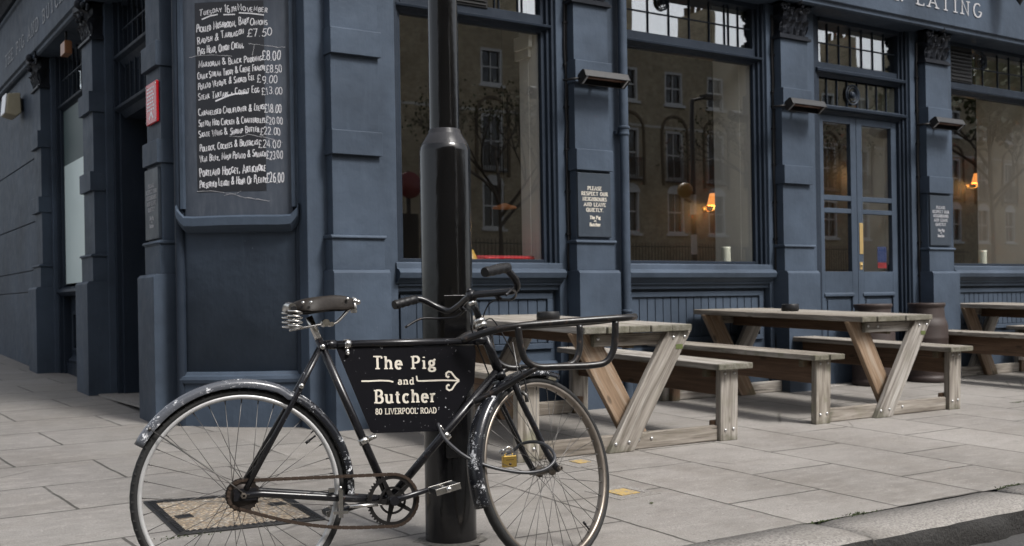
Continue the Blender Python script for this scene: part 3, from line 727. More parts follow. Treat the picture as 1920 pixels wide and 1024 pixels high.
# side street bay: recessed doorway, window beyond it
m = MB()
for a, b, f in ((8.34, 8.40, 2.36), (8.40, 8.46, 2.40), (9.92, 9.97, 2.40), (9.97, 10.03, 2.36)): m.box(f, 2.62, a, b, -.1, ZT)
m.box(2.42, 2.6, 8.4, 9.97, 3.66, ZT)
for z in (2.72, 3.17): m.prism([(2.6, z-.05), (2.44, z-.05), (2.40, z), (2.36, z+.02), (2.355, z+.04), (2.42, z+.09), (2.6, z+.09)], 8.38, 9.99, None, 'y')
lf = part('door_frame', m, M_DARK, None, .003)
m = MB(); m.box(2.435, 2.44, 8.4, 9.97, 2.80, 3.14); m.box(2.435, 2.44, 8.4, 9.97, 3.24, 3.68); part('pane', m, M_LEADGLASS, lf)
m = MB()
for q in [8.55+.16*i for i in range(9)]: m.box(2.425, 2.441, q-.005, q+.005, 2.8, 3.14); m.box(2.425, 2.441, q+.05-.005, q+.05+.005, 3.25, 3.66)
m.box(2.4245, 2.4415, 8.4, 9.97, 3.45, 3.460); part('leaded_bars', m, M_DARK, lf)
m = MB(); m.box(2.6, 3.7, 8.2, 8.34, .0, 2.9); m.box(2.6, 3.7, 10.0, 10.1, .0, 2.9); m.box(2.6, 3.75, 8.2, 10.1, 2.78, 2.9); part('porch_wall', m, M_INT)
m = MB()
for a, b in ((8.34, 8.5), (9.2, 9.3), (9.9, 10.0)): m.box(3.62, 3.70, a, b, .15, 2.78)
for z0, z1 in ((.15, .5), (1.55, 1.68), (1.78, 1.9), (2.6, 2.78)): m.box(3.625, 3.695, 8.5, 9.9, z0, z1)
d_ = part('inner_door', m, M_DARK)
m = MB(); m.box(3.66, 3.67, 8.5, 9.9, .5, 2.6); part('pane', m, plain('dim_door_panel', (.10, .095, .085), .6), d_)
m = MB(); m.box(2.2, 3.7, 8.30, 10.06, gz(9.2)+.02, gz(9.2)+.04); part('threshold', m, M_GRANITE)
m = MB()
for a, b, f in ((10.52, 10.57, 2.34), (10.57, 10.63, 2.375), (12.385, 12.43, 2.375), (12.43, 12.48, 2.34)): m.box(f, 2.58, a, b, -.1, ZT)
m.box(2.42, 2.56, 10.6, 12.4, 3.66, ZT)
m.prism([(2.56, 3.08), (2.44, 3.08), (2.40, 3.12), (2.36, 3.14), (2.355, 3.16), (2.42, 3.21), (2.56, 3.21)], 10.58, 12.42, None, 'y')
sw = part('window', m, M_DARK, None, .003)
m = MB(); m.prism([(2.56, 1.13), (2.36, 1.13), (2.32, 1.17), (2.33, 1.2), (2.37, 1.22), (2.56, 1.262)], 10.52, 12.48, None, 'y'); part('sill', m, M_DARK, sw, .002)
m = MB(); m.box(2.405, 2.41, 10.62, 12.40, 1.26, 2.52); part('pane', m, M_FROST, sw, 0, 2, 'pale green frosted lower pane')
m = MB(); m.box(2.405, 2.41, 10.62, 12.40, 2.522, 3.1); part('pane', m, M_TEAL, sw, 0, 2, 'dark teal upper pane')
m = MB(); m.box(2.405, 2.41, 10.62, 12.40, 3.2, 3.68); part('pane', m, M_LEADGLASS, sw)
m = MB()
for q in [10.85+.2*i for i in range(8)]: m.box(2.395, 2.411, q-.005, q+.005, 3.2, 3.68)
m.box(2.3945, 2.4115, 10.63, 12.39, 3.43, 3.440); part('leaded_bars', m, M_DARK, sw)
m = MB(); m.box(2.45, 2.56, 10.6, 12.4, -.1, 1.13)
m.box(2.40, 2.452, 10.6, 12.4, .1, .42); m.prism([(2.46, .42), (2.40, .42), (2.385, .45), (2.42, .49), (2.46, .52)], 10.75, 12.25, None, 'y')
for q in ((10.85, 12.2, .93, .97), (10.85, 12.2, .55, .58), (10.85, 10.9, .58, .93), (12.15, 12.2, .58, .93)): m.box(2.42, 2.455, *q)
m.box(2.43, 2.452, 11.05, 12.0, .64, .87)
part('stall_riser', m, M_DARK, sw, .004)

# fascia, its lettering, cornice and the storey above
path = [(2.28, 21), (2.28, 7.72), (2.96, 7.0), (20, 7.0)]
m = MB(); m.sweep(path, [(-.3, 3.70), (.10, 3.70), (.12, 3.715), (.12, 3.745), (.145, 3.76), (.150, 4.44), (.17, 4.46), (.17, 4.50), (-.3, 4.50)])
fas = part('fascia', m, M_BLUE, None, .003)
m = MB(); letters(m, '& EATING', 9.02, 3.897, .142, Matrix.Translation((0, 6.848, 0)) @ FRONT, .13, .07, .46, 1.44, True); part('lettering', m, M_LETGREY, fas)
m = MB(); letters(m, 'THE PIG AND BUTCHER', 0, 3.915, .135, Matrix.Translation((2.128, 14.32, 0)) @ LEFTF, .13, .07, .42, 3.85, True); part('lettering', m, plain('faded_lettering', (.36, .37, .39), .6), fas)
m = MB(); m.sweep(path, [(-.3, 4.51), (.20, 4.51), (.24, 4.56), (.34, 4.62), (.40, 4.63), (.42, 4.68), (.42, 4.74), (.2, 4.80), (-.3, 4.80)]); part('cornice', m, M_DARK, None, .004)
m = MB(); m.sweep([(2.25, 21), (2.25, 7.78), (2.95, 7.10), (20, 7.10)], [(0, 4.8), (0, 10.2), (-.35, 10.2), (-.35, 4.8)]); part('upper_wall', m, M_BRICK)
for s in (4.4, 6.6, 8.9, 11.2, 13.6):
    m = MB(); m.box(s-.5, s+.5, 7.04, 7.099, 5.7, 5.78); m.box(s-.5, s-.42, 7.06, 7.099, 5.78, 7.7); m.box(s+.42, s+.5, 7.06, 7.099, 5.78, 7.7); m.box(s-.5, s+.5, 7.06, 7.099, 7.7, 7.8); m.box(s-.42, s+.42, 7.07, 7.099, 6.7, 6.76)
    o = part('upper_window', m, M_WHITEP); g = MB(); g.box(s-.42, s+.42, 7.085, 7.098, 5.78, 7.7); part('pane', g, M_PANEDARK, o)
m = MB(); m.prism([(2.25, 21), (2.25, 7.78), (2.95, 7.1), (20, 7.1), (20, 21)], 10.2, 10.35); part('roof', m, M_SLATE)
# rooms behind the glass
m = MB(); m.box(3.75, 20, 7.34, 14, .08, .11); part('floor', m, M_FLOORINT)
m = MB(); m.box(2.6, 20, 7.34, 14, 3.9, 3.95); part('ceiling', m, M_INT)
m = MB(); m.box(3.71, 20, 9.6, 9.75, .1, 3.9); m.box(3.70, 3.78, 7.34, 9.6, .1, 3.9); m.box(19.9, 20, 7.34, 9.6, .1, 3.9); part('back_wall', m, M_INT)
def reveal(a, b, d, cap=False):
    m = MB(); m.box(a, b, 7.345, d, .11, 3.9); m.box(a+.002, a+.2, 7.21, 7.344, 1.31, 3.16)
    if cap: m.prism([(7.26, 3.05), (7.26, 3.16), (d, 3.16), (d, 3.05)], a-.05, a-.012, None, 'x'); m.box(a-.03, a, 7.3, d+.02, 2.98, 3.05)
    part('inner_pier', m, M_CREAM, None, .004)
reveal(5.012, 5.90, 7.48, True); reveal(7.397, 8.25, 7.69); reveal(9.478, 10.35, 7.75); reveal(12.005, 12.95, 7.95)
m = MB(); m.box(3.55, 3.72, 7.345, 7.6, .11, 3.9); part('inner_pier', m, M_CREAM)

# ------------------------------------------------------------------ things fixed to the pub
def fixed(name, label, cat, s, p, z, group=None): return thing(name, label, cat, Matrix.Translation(W(s, p, z)) @ Matrix.Rotation(TH, 4, 'Z'), group)
# menu chalkboard on the curved corner
bx = Vector(((A.x+B.x)/2, (A.y+B.y)/2)); ang = math.atan2(dv.y, dv.x)
BM = STREET @ Matrix.Translation((bx.x, bx.y, 0)) @ Matrix.Rotation(ang, 4, 'Z')       # local x along the corner, -y outwards
board = thing('menu_chalkboard', 'tall dark menu chalkboard chalked with dishes and prices on the curved corner', 'chalkboard', BM)
LB = dv.length
def bpt(x, off): t = x/LB+.5; return (x, -(.045*(1-(2*t-1)**2)+off))
def bstrip(x0, x1, off0, off1, z0, z1, n=10):
    m_ = MB(); P = [bpt(x0+(x1-x0)*i/n, 0) for i in range(n+1)]
    m_.sweep(P, [(off0, z0), (off1, z0), (off1, z1), (off0, z1)]); return m_
xa, xb = -.385, .385
m = bstrip(xa, xb, -.01, .012, 1.63, 3.6); part('board', m, M_CHALKB, board)
m = bstrip(-.288, .207, .010, .0135, 1.80, 3.14); part('writing_patch', m, M_WIPED, board)
m = MB()
for x0, x1, o in ((-.435, -.405, .03), (-.405, -.38, .045), (.38, .405, .045), (.405, .435, .03)):
    q = bstrip(x0, x1, -.01, o, 1.685, 3.6, 2); m.add(q.v, q.f)
lp = [(-.437, 1.70), (-.375, 1.615), (.385, 1.615), (.437, 1.70)]
pr = [(0.0, .0), (.02, .012), (.05, .020), (.066, .012), (.066, -.02), (.05, -.032), (.03, -.045), (0, -.05)]
fine_lp = [lp[0], (-.43, 1.675), (-.405, 1.645), (-.375, 1.618)] + [(-.375+.76*i/10, 1.612+.004*math.sin(PI*i/10)) for i in range(1, 10)] + [(.385, 1.618), (.41, 1.645), (.432, 1.675), lp[3]]
vs = []; k = len(pr)
for x, z in fine_lp:
    b0 = bpt(max(-.43, min(.43, x)), 0)[1]
    for o, dz in pr: vs.append((x, b0-o*1.35+.004, z-.022+dz*1.75))
nL = len(fine_lp); fs = [(i*k+j, i*k+(j+1) % k, (i+1)*k+(j+1) % k, (i+1)*k+j) for i in range(nL-1) for j in range(k)]+[tuple(range(k))[::-1], tuple((nL-1)*k+j for j in range(k))]
m.add(vs, fs); part('moulding', m, M_BLUE, board)
# chalk writing
lines = []          # text, x0, y0, x1, y1, height in photo units of 5.39/px, crop
def L1(t, x0, y0, x1, y1, h, top=0): lines.append((t, 355+x0/5.39, top+y0/5.39, 355+x1/5.39, top+y1/5.39, h/5.39))
L1('TUESDAY', 100, 160, 330, 120, 66); L1('16TH', 355, 125, 475, 120, 82); L1('NOVEMBER', 492, 112, 785, 122, 72)
L1('PICKLED MUSHROOM, BABY', 72, 325, 598, 236, 84); L1('ONIONS', 612, 250, 788, 248, 74)
L1('RADISH & TARRAGON', 85, 440, 550, 348, 76); L1('£7.50', 585, 374, 832, 362, 82)
L1('PIGS HEAD, ONION CREAM,', 86, 548, 550, 484, 80)
L1('MARJORAM & BLACK PUDDING', 96, 682, 728, 612, 72); L1('£8.00', 735, 612, 918, 608, 100)
L1('CHALK STREAM TROUT & CREME FRAICHE', 86, 800, 768, 702, 72); L1('£8.50', 775, 732, 936, 730, 80)
L1('POTATO VELOUTE & SMOKED EEL', 90, 902, 656, 806, 72); L1('£9.00', 685, 840, 888, 836, 82)
L1('STEAK TARTARE + CONFIT EGG', 92, 1006, 706, 934, 72); L1('£13.00', 734, 952, 940, 950, 76)
L1('CARAMELISED CAULIFLOWER & LEEKS', 96, 196, 756, 136, 74, 180); L1('£18.00', 762, 160, 930, 158, 90, 180)
L1('SUTTON HOO CHICKEN & CHANTERELLES', 96, 304, 766, 262, 72, 180); L1('£20.00', 775, 274, 944, 280, 74, 180)
L1('SKATE WING & SHRIMP BUTTER', 100, 416, 706, 358, 72, 180); L1('£22.00', 716, 388, 922, 390, 78, 180)
L1('POLLOCK, COCKLES & BRASSICAS', 106, 558, 692, 492, 74, 180); L1('£24.00', 702, 520, 920, 520, 82, 180)
L1('VEAL BELLY, MASH POTATO & SPINACH', 106, 664, 772, 604, 74, 180); L1('£23.00', 780, 632, 944, 632, 84, 180)
L1('PORTLAND HOGGET, ARTICHOKE', 106, 814, 770, 752, 92, 180)
L1('PRESERVED LEMON & HORN OF PLENTY', 106, 930, 776, 868, 82, 180); L1('£26.00', 780, 868, 956, 866, 104, 180)
def bxz(px, py):   # photo lines -> board metres (fitted once for this board)
    dx, dy = px-447.5, py-200.
    return (.02174+.003826*dx-6.35e-5*dy-1.23e-6*dx*dx, 2.396-.000101*dx-.003761*dy)
m = MB(); rt = random.Random(5)
for t, x0, y0, x1, y1, h in lines:
    a = bxz(x0, y0); b = bxz(x1, y1); hh = h*.003815*.92
    sl = (b[1]-a[1])/(b[0]-a[0]); letters(m, t, a[0], a[1], hh, FRONT, .068 if t[0] == '£' else .088, .06 if t[0] == '£' else .072, .17, b[0]-a[0], False, .11, sl, .66, .0012, rt)
def under(q, wd=.008): ribbon(m, [bxz(355+x/5.39, y/5.39) for x, y in q], lambda d: wd, FRONT, .0012)
under([(128, 192), (210, 160), (288, 146)]); under([(345, 150), (462, 148)]); under([(500, 132), (620, 138), (752, 152)]); under([(265, 1022), (400, 965), (470, 948), (590, 940)], .010)
# bend the writing on to the curved board
m.v = [(x, bpt(x, .0137)[1]-(-y), z) for x, y, z in m.v]
part('chalk_writing', m, M_CHALK, board)
m = MB()
def crack(q, wd=.0035):
    pts = []
    for (ax, ay), (bx_, by) in zip(q, q[1:]):
        for i in range(5): pts.append((ax+(bx_-ax)*i/5, ay+(by-ay)*i/5+rt.uniform(-1, 1)*.7))
    pts.append(q[-1]); ribbon(m, [bxz(*p) for p in pts], lambda d: wd*rt.uniform(.35, 1.1), FRONT, .0008)
crack([(369, 359), (395, 358), (432, 362), (460, 370), (490, 374), (505, 376)]); crack([(355, 106), (380, 103), (420, 104), (435, 106)]); crack([(430, 255), (450, 257), (465, 252), (500, 258), (530, 266)]); crack([(466, 82), (476, 83), (520, 88), (535, 87)]); crack([(477, 84), (473, 104)]); crack([(420, 366), (445, 362), (452, 358)], .002)
m.v = [(x, bpt(x, .0142)[1]+y, z) for x, y, z in m.v]
part('plaster_crack', m, M_LETGREY, board)

# notice plaques
def plaque(label, s, p, z, wd, ht, axis, grey):
    M = at(s, p, z) if axis == 0 else at(s, p, z) @ Matrix.Rotation(-PI/2, 4, 'Z')
    o = thing('notice_plaque', label, 'notice', M, 'notices on the pilasters')
    m = MB(); m.box(-wd/2, wd/2, -.028, 0, 0, ht); m.build('panel', M_PLAQ, o, .004)
    m = MB(); T = Matrix.Translation((0, -.0282, 0)) @ FRONT
    for i, t in enumerate(('PLEASE', 'RESPECT OUR', 'NEIGHBOURS', 'AND LEAVE', 'QUIETLY.')):
        ww = text_w(t, .22)*.0285*(wd/.335); letters(m, t, -ww/2, ht*.735-i*.0435, .0275, T, .17, .10, .24, ww, True)
    for t, z_, h_ in (('The Pig', .145, .026), ('and', .125, .012), ('Butcher', .088, .026)):
        ww = text_w(t, .2)*h_*.82; letters(m, t, -ww/2, z_, h_, T, .20, .12, .2, ww, True)
    m.build('lettering', M_WHITE if grey else M_LETGREY, o)
M_PLAQ = painted('grey_plaque_paint', (.040, .050, .064), .4, .12)
plaque('grey notice plaque right of the first big window, asking people to leave quietly', 5.375, 6.986, 1.50, .335, .515, 0, True)
plaque('grey notice plaque right of the double door, behind the second picnic table', 9.872, 6.986, 1.497, .345, .515, 0, False)
plaque('grey notice plaque under the red sign beside the side street doorway', 2.206, 8.13, 1.49, .355, .52, 1, False)
# red sign
M = at(2.196, 8.09, 2.335) @ Matrix.Rotation(-PI/2, 4, 'Z')
o = thing('red_sign', 'small red enamel sign with worn white writing beside the side door', 'sign', M)
m = MB(); m.box(-.14, .14, -.02, 0, 0, .30); m.build('plate', M_RED, o, .006)
m = MB(); T = Matrix.Translation((0, -.0202, 0)) @ FRONT; rs = random.Random(2)
for i in range(7):
    x = -.10
    while x < .06:
        l = rs.uniform(.02, .05); ribbon(m, [(x, .26-i*.026), (x+l, .26-i*.026)], lambda d: .011, T); x += l+.012
ribbon(m, [(-.05, .035), (0, .085), (.05, .035)], lambda d: .018, T); m.build('lettering', M_LENS, o)
m = MB()
for x in (-.125, .125):
    for z in (.02, .28): m.ball((x, -.021, z), .006, 6)
m.build('screw', M_ZINC, o)

# patio heaters
def heater(s, p, z, label):
    o = fixed('wall_heater', label, 'heater', s, p, z, 'heaters on the pilasters'); k_ = .70
    tilt = Matrix.Rotation(R(-28), 4, 'X') @ Matrix.Diagonal((1, k_, k_, 1)); L = .225
    m = MB(); prof = [(-.085, .055), (-.06, .075), (.03, .075), (.06, .05), (.07, -.005), (.055, -.05), (.045, -.05), (.058, -.005), (.05, .042), (.025, .062), (-.05, .062), (-.075, .045), (-.075, -.035), (-.085, -.035)]
    m.prism(prof, -L, L, tilt, 'x')
    for x in (-L, L-.012): m.prism([(-.085, .055), (-.06, .075), (.03, .075), (.06, .05), (.07, -.005), (.055, -.05), (-.085, -.036)], x, x+.012, tilt, 'x')
    for x in (-.1, .02): m.box(x, x+.05, -.02, .02, .073, .083, tilt)
    m.build('housing', M_IRON, o, .004)
    m = MB()
    for x in (-L+.016, L-.032): m.prism([(-.074, -.034), (-.074, .03), (-.06, .045), (.02, .05), (.046, -.0), (.043, -.045)], x, x+.014, tilt, 'x')
    m.build('reflector_end', M_ZINC, o)
    m = MB(); m.box(-L+.03, L-.03, -.03, .04, .045, .05, tilt); m.build('reflector', plain('dark_reflector', (.014, .010, .008), .5, .2), o)  # reflector plate toned very dark
    m = MB(); m.tube([tilt @ Vector((-L+.02, -.02, 0)), tilt @ Vector((L-.02, -.02, 0))], .012, 8); m.build('element', plain('quartz_element', (.12, .06, .04), .3), o)
    m = MB(); m.tube([(-.02, .03, .015), (-.02, .135, .015)], .013, 8); m.box(-.06, .02, .132, .142, -.03, .06)
    m.tube([(-L+.01, .02, 0), (-L-.05, .05, -.005), (-L-.08, .13, -.005)], .010, 8); m.build('bracket', M_BLACKP, o)
heater(5.40, 6.845, 2.745, 'black wall heater between the first two big windows, above a notice plaque')
heater(7.735, 6.845, 2.73, 'black wall heater on the pilaster left of the double door')
heater(9.84, 6.845, 2.725, 'black wall heater on the pilaster right of the double door')

# drainpipe and cables
o = fixed('drainpipe', 'slate blue painted drainpipe running down beside the second big window', 'drainpipe', 5.735, 7.015, 0)
m = MB(); m.lathe([(.038, .1), (.038, 4.45)], 16); m.build('pipe', M_BLUE, o)
for z in (2.42, .9):
    m = MB(); m.lathe([(.038, z-.07), (.046, z-.066), (.046, z-.05), (.043, z-.046), (.043, z-.016), (.050, z-.012), (.050, z+.006), (.038, z+.010)], 16); m.box(-.06, .06, .03, .064, z-.054, z-.026); m.build('collar', M_BLUE, o, .002)
def cable(s, label, heat_z):
    o = fixed('wall_cable', label, 'cable', s, 7.065, 0, 'cables running down the pilasters')
    rc = random.Random(int(s*10)); pts = [(rc.uniform(-.006, .006), 0, .3+.15*i) for i in range(23)]
    m = MB(); m.tube(crom(pts, 3), .0095, 8); m.tube(crom([(q[0]+.02, q[1], q[2]) for q in pts], 3), .006, 6); m.build('flex', M_BLACKP, o)
    for z in [.5+.34*i for i in range(9)]: m = MB(); m.box(-.014, .03, -.012, .014, z, z+.018); m.build('clip', M_BLACKP, o)
cable(5.18, 'black cable clipped down the wall left of the first plaque pilaster', 2.7)
cable(7.548, 'black cable clipped down the wall left of the double door pilaster', 2.7)
cable(9.655, 'black cable clipped down the wall between the double door and its right pilaster', 2.7)
# lamps on the fronts
o = thing('flood_light', 'beige box flood light with pale lens high on the side wall', 'light', at(2.215, 13.75, 3.25) @ Matrix.Rotation(-PI/2, 4, 'Z'))
m = MB(); m.prism([(-.20, .0), (-.175, .23), (-.04, .25), (-.03, .02), (-.09, -.03)], -.16, .16, None, 'x'); m.build('housing', M_BEIGE, o, .012)
m = MB(); m.prism([(-.212, .01), (-.205, .0), (-.177, .225), (-.19, .235)], -.145, .145, None, 'x'); m.build('lens', M_LENS, o, .003)
m = MB(); m.box(-.05, .05, -.06, 0, .06, .2); m.build('bracket', M_BLACKP, o)
o = thing('copper_lantern', 'copper coloured square lantern under the side fascia beside a capital', 'lantern', at(2.22, 11.25, 3.47) @ Matrix.Rotation(-PI/2, 4, 'Z'))
m = MB(); m.prism([(-.10, -.035), (.10, -.035), (.10, .035), (-.10, .035)], 0, .12); m.box(-.085, .085, -.028, .028, .12, .13); m.build('shade', M_COPPER, o, .01)
m = MB(); m.tube([(0, 0, .12), (0, 0, .3)], .012, 8); m.lathe([(.05, .24), (.05, .26), (.001, .262)], 12); m.build('stem', M_BLACKP, o)
o = fixed('hanging_lantern', 'black pointed lantern bracketed to the fascia after the word eating', 'lantern', 10.80, 6.62, 4.02)
m = MB(); m.lathe([(.001, 0), (.012, .02), (.03, .05), (.075, .115), (.095, .15), (.10, .19), (.10, .2)], 6, None, False); m.lathe([(.10, .44), (.11, .45), (.06, .54), (.02, .58), (.001, .6)], 6, None, False)
for a in range(6): m.tube([(.095*math.cos(PI*a/3), .095*math.sin(PI*a/3), .19), (.105*math.cos(PI*a/3), .105*math.sin(PI*a/3), .45)], .007, 5)
m.tube(crom([(0, .23, .40), (0, .12, .5), (0, 0, .6)], 5), .012, 8); m.build('frame', M_IRON, o)
m = MB(); m.lathe([(.088, .2), (.098, .44)], 6, None, False); m.build('glass', M_PANEDARK, o)
# inside the windows
def wall_lamp(s, p, z, label):
    o = fixed('wall_lamp', label, 'lamp', s, p, z, 'lit lamps on the inside wall')
    m = MB(); m.lathe([(.085, -.07), (.05, .07)], 20); m.build('shade', M_SHADE, o)
    m = MB(); m.tube(crom([(0, 0, -.06), (0, .02, -.13), (0, .10, -.14), (0, .155, -.10)], 5), .009, 8); m.lathe([(.035, -.005), (.035, .012), (.001, .02)], 12, Matrix.Translation((0, .165, -.1)) @ Matrix.Rotation(PI/2, 4, 'X')); m.build('arm', M_BRASSDULL, o)
    m = MB(); m.ball((0, 0, -.03), .028, 10); m.build('bulb', M_BULB, o)
    ld = bpy.data.lights.new('lamp_glow', 'POINT'); ld.energy = 2.6; ld.color = (1, .62, .25); ld.shadow_soft_size = .03
    lo = bpy.data.objects.new('lamp_glow', ld); COL.objects.link(lo); lo.parent = o; lo.location = (0, -.0, -.10)
wall_lamp(9.06, 9.43, 2.16, 'lit orange wall lamp seen through the second big window')
wall_lamp(11.83, 9.43, 2.72, 'lit orange wall lamp seen through the right door leaf')
wall_lamp(14.25, 9.43, 2.66, 'lit orange wall lamp seen through the window right of the doors')
wall_lamp(10.65, 9.43, 1.95, 'lit orange wall lamp low behind the left door leaf')
o = fixed('pendant_lamp', 'orange lit pendant lamp hanging inside the first window', 'lamp', 5.70, 8.8, 1.90)
m = MB(); m.lathe([(.12, -.01), (.11, .008), (.05, .025), (.02, .04)], 20); m.build('shade', mk_emit('dim_orange_shade', (.34, .13, .045), .07), o)
m = MB(); m.tube([(0, 0, .04), (0, 0, 2.0)], .006, 6); m.build('flex', M_BLACKP, o)
# a long bar counter, back shelf and stools deep in the room
o = fixed('bar_counter', 'dark wooden bar counter deep inside the pub behind the windows', 'counter', 11.0, 9.0, .11)
m = MB(); m.box(-5.6, 5.6, -.02, .45, 0, 1.0); 
for i in range(14): m.box(-5.5+.8*i, -4.8+.8*i, -.045, -.02, .15, .9)
m.build('front', M_FLOORINT, o, .004); m = MB(); m.box(-5.7, 5.7, -.12, .5, 1.0, 1.05); m.build('top', M_WOODBR, o, .006)
def candle(s, label, h):
    o = fixed('candle', label, 'candle', s, 7.28, 1.315, 'candles on the window sills'); m = MB()
    m.lathe([(.043, 0), (.045, .01), (.043, h*.9), (.047, h), (.038, h-.004), (.02, h-.02), (.001, h-.022)], 18); m.build('wax', M_PAPER, o)
    m = MB(); m.tube([(0, 0, h-.022), (.003, 0, h+.012)], .003, 5); m.build('wick', M_BLACKP, o)
candle(7.13, 'pale pillar candle on the sill of the window left of the double door', .145); candle(11.07, 'pale pillar candle on the sill of the window right of the double door', .16)
o = fixed('red_cushion', 'red cushion lying on the sill inside the first window', 'cushion', 4.80, 7.36, 1.316)
m = MB(); m.prism(crom([(-.26, -.05), (.26, -.05), (.26, .07), (-.26, .07)], 4, True), 0, .045); m.build('cover', M_REDF, o, .016, 3); m = MB(); m.tube(crom([(-.26, -.055, .022), (0, -.066, .024), (.26, -.055, .022)], 4), .006, 6); m.build('piping', M_RED, o)
o = fixed('ornament', 'small ochre figure standing on the sill inside the first window', 'ornament', 4.45, 7.40, 1.316)
m = MB(); m.lathe([(.075, 0), (.07, .03), (.045, .07), (.04, .085), (.02, .1)], 16); m.build('body', M_OCHRE, o); m = MB(); m.ball((0, 0, .115), .028, 10); m.build('head', M_BARK, o)
o = fixed('poster', 'blue and red poster stuck inside the right door leaf', 'poster', 9.27, 7.225, 1.27)
m = MB(); m.box(-.07, .07, 0, .003, .06, .22); m.build('blue_sheet', M_BLUEP, o); m = MB(); m.box(-.07, .07, 0, .003, 0, .058); m.build('red_strip', M_REDF, o)

M_MORTAR = mk_granite('rough_mortar', (.12, .112, .10), (.05, .046, .04), 70, 1.5)
# ------------------------------------------------------------------ lamp post
PX = Vector((-.2645, 4.45)); ps, pp = PX.x*CT+PX.y*ST, -PX.x*ST+PX.y*CT
o = thing('lamp_post', 'black gloss painted street lamp post the delivery bicycle leans by', 'lamp post', Matrix.Translation((PX.x, PX.y, gz(pp))))
m = MB(); m.lathe([(.1055, -.05), (.1050, .02), (.1045, .03), (.1035, 1.585), (.1015, 1.60), (.096, 1.612)], 40); m.build('base_column', M_BLKGLOSS, o)
m = MB(); m.lathe([(.0965, 1.611), (.094, 1.618), (.072, 1.655), (.0665, 1.662), (.0655, 1.672), (.060, 1.68)], 40); m.build('collar', painted('worn_black_collar', (.03, .03, .033), .3, .3, chips=(.35, .36, .38), chip_at=.6, drip=False), o)
m = MB(); m.lathe([(.0615, 1.675), (.0575, 3.4), (.045, 6.2)], 36); m.tube(crom([(0, 0, 6.15), (.02, 0, 6.5), (.3, -.1, 6.75), (.8, -.25, 6.8)], 6), .03, 10); m.build('shaft', M_BLKGLOSS, o)
m = MB(); m.ball((1.0, -.31, 6.8), .2, 14, (1.5, .8, .4)); m.build('lamp_head', M_IRON, o)
rb = random.Random(9); m = MB(); ring = [(.150+rb.uniform(-.025, .03), 2*PI*k/26) for k in range(26)]
m.add([(.1*math.cos(a), .1*math.sin(a), .007) for r_, a in ring]+[(r_*math.cos(a), r_*math.sin(a), .0015) for r_, a in ring], [(k, (k+1) % 26, 26+(k+1) % 26, 26+k) for k in range(26)], True); m.build('mortar_collar', M_MORTAR, o)
m = MB(); m.prism([(-.045, 0), (.045, 0), (.045, .004), (-.045, .004)], .35, 1.0, Matrix.Rotation(R(200), 4, 'Z') @ Matrix.Translation((0, .1035, 0))); m.build('access_door', M_BLKGLOSS, o, .002)

# ------------------------------------------------------------------ delivery bicycle  (x forward, y to its left, z up)
YAW, LEAN = R(20.6), R(3.5)
bf = Vector((math.cos(YAW), math.sin(YAW), 0)); bl0 = Vector((-math.sin(YAW), math.cos(YAW), 0)); bz = Vector((0, 0, 1))
bu = bz*math.cos(LEAN)+bl0*math.sin(LEAN); bl = bl0*math.cos(LEAN)-bz*math.sin(LEAN)
BG = Vector((-.914, 3.638, .010))
BIKE = Matrix(((bf.x, bl.x, bu.x, BG.x), (bf.y, bl.y, bu.y, BG.y), (bf.z, bl.z, bu.z, BG.z), (0, 0, 0, 1)))
bike = thing('bicycle', 'old black butcher delivery bicycle with painted name board and front carrier', 'bicycle', BIKE)
RT = .351; RA = Vector((0, 0, RT)); FA = Vector((1.118, 0, RT))
AX = Vector((-.342, 0, .9397)); AP = Vector((.8405, 0, 1.006))
STEER = Matrix.Translation(AP) @ Matrix.Rotation(R(27), 4, AX) @ Matrix.Translation(-AP)
def bp(name, mb, mat, par=None, bevel=0, matrix=None, label=None): return mb.build(name, mat, par or bike, bevel, 2, label, matrix)
SEAT, BB = Vector((.287, 0, .835)), Vector((.509, 0, .293)); HT, HB = Vector((.876, 0, .888)), Vector((.941, 0, .712))
m = MB()
m.tube([SEAT+(SEAT-BB).normalized()*.03, BB], .0143, 14); m.tube([SEAT+Vector((0, 0, .008)), Vector((.868, 0, .84))], .0135, 14)
m.tube([HT, HB], .0175, 16); m.tube([HB-Vector((.006, 0, -.02)), BB], .0150, 14)
m.tube([(BB.x, -.036, BB.z), (BB.x, .036, BB.z)], .021, 18)
for y in (-1, 1):
    m.tube([SEAT+Vector((-.006, y*.018, .0)), Vector((.205, y*.030, .70)), RA+Vector((.01, y*.058, .02))], [.0085, .0095, .0095], 10)
    m.tube([BB+Vector((-.02, y*.022, .0)), Vector((.30, y*.040, .318)), RA+Vector((.06, y*.058, 0)), RA+Vector((.0, y*.06, 0))], [.0135, .0125, .0115, .010], 10, flat=.8)
    m.box(-.03, .045, y*.058-.003, y*.058+.003, RT-.018, RT+.022)
for q, d, r in ((HT, (HT-HB).normalized(), .0205), (HB, (HT-HB).normalized(), .0205)): m.tube([q-d*.012, q+d*.012], r, 16)
m.tube([(.845, 0, .842), (.892, 0, .842)], .0175, 12); m.tube([(.30, 0, .843), (.335, 0, .842)], .0165, 12)
m.tube([SEAT+Vector((0, -.028, 0)), SEAT+Vector((0, .028, 0))], .009, 10)
frame = bp('frame', m, M_FRAME)
m = MB()
for q in (SEAT+Vector((-.004, -.031, 0)), Vector((.205, -.042, .703)), Vector((.831, -.036, .622)), Vector((.798, -.036, .842))): m.ball(q, .0095, 10, (1, .6, 1))
bp('frame_bolt', m, M_CHROME)
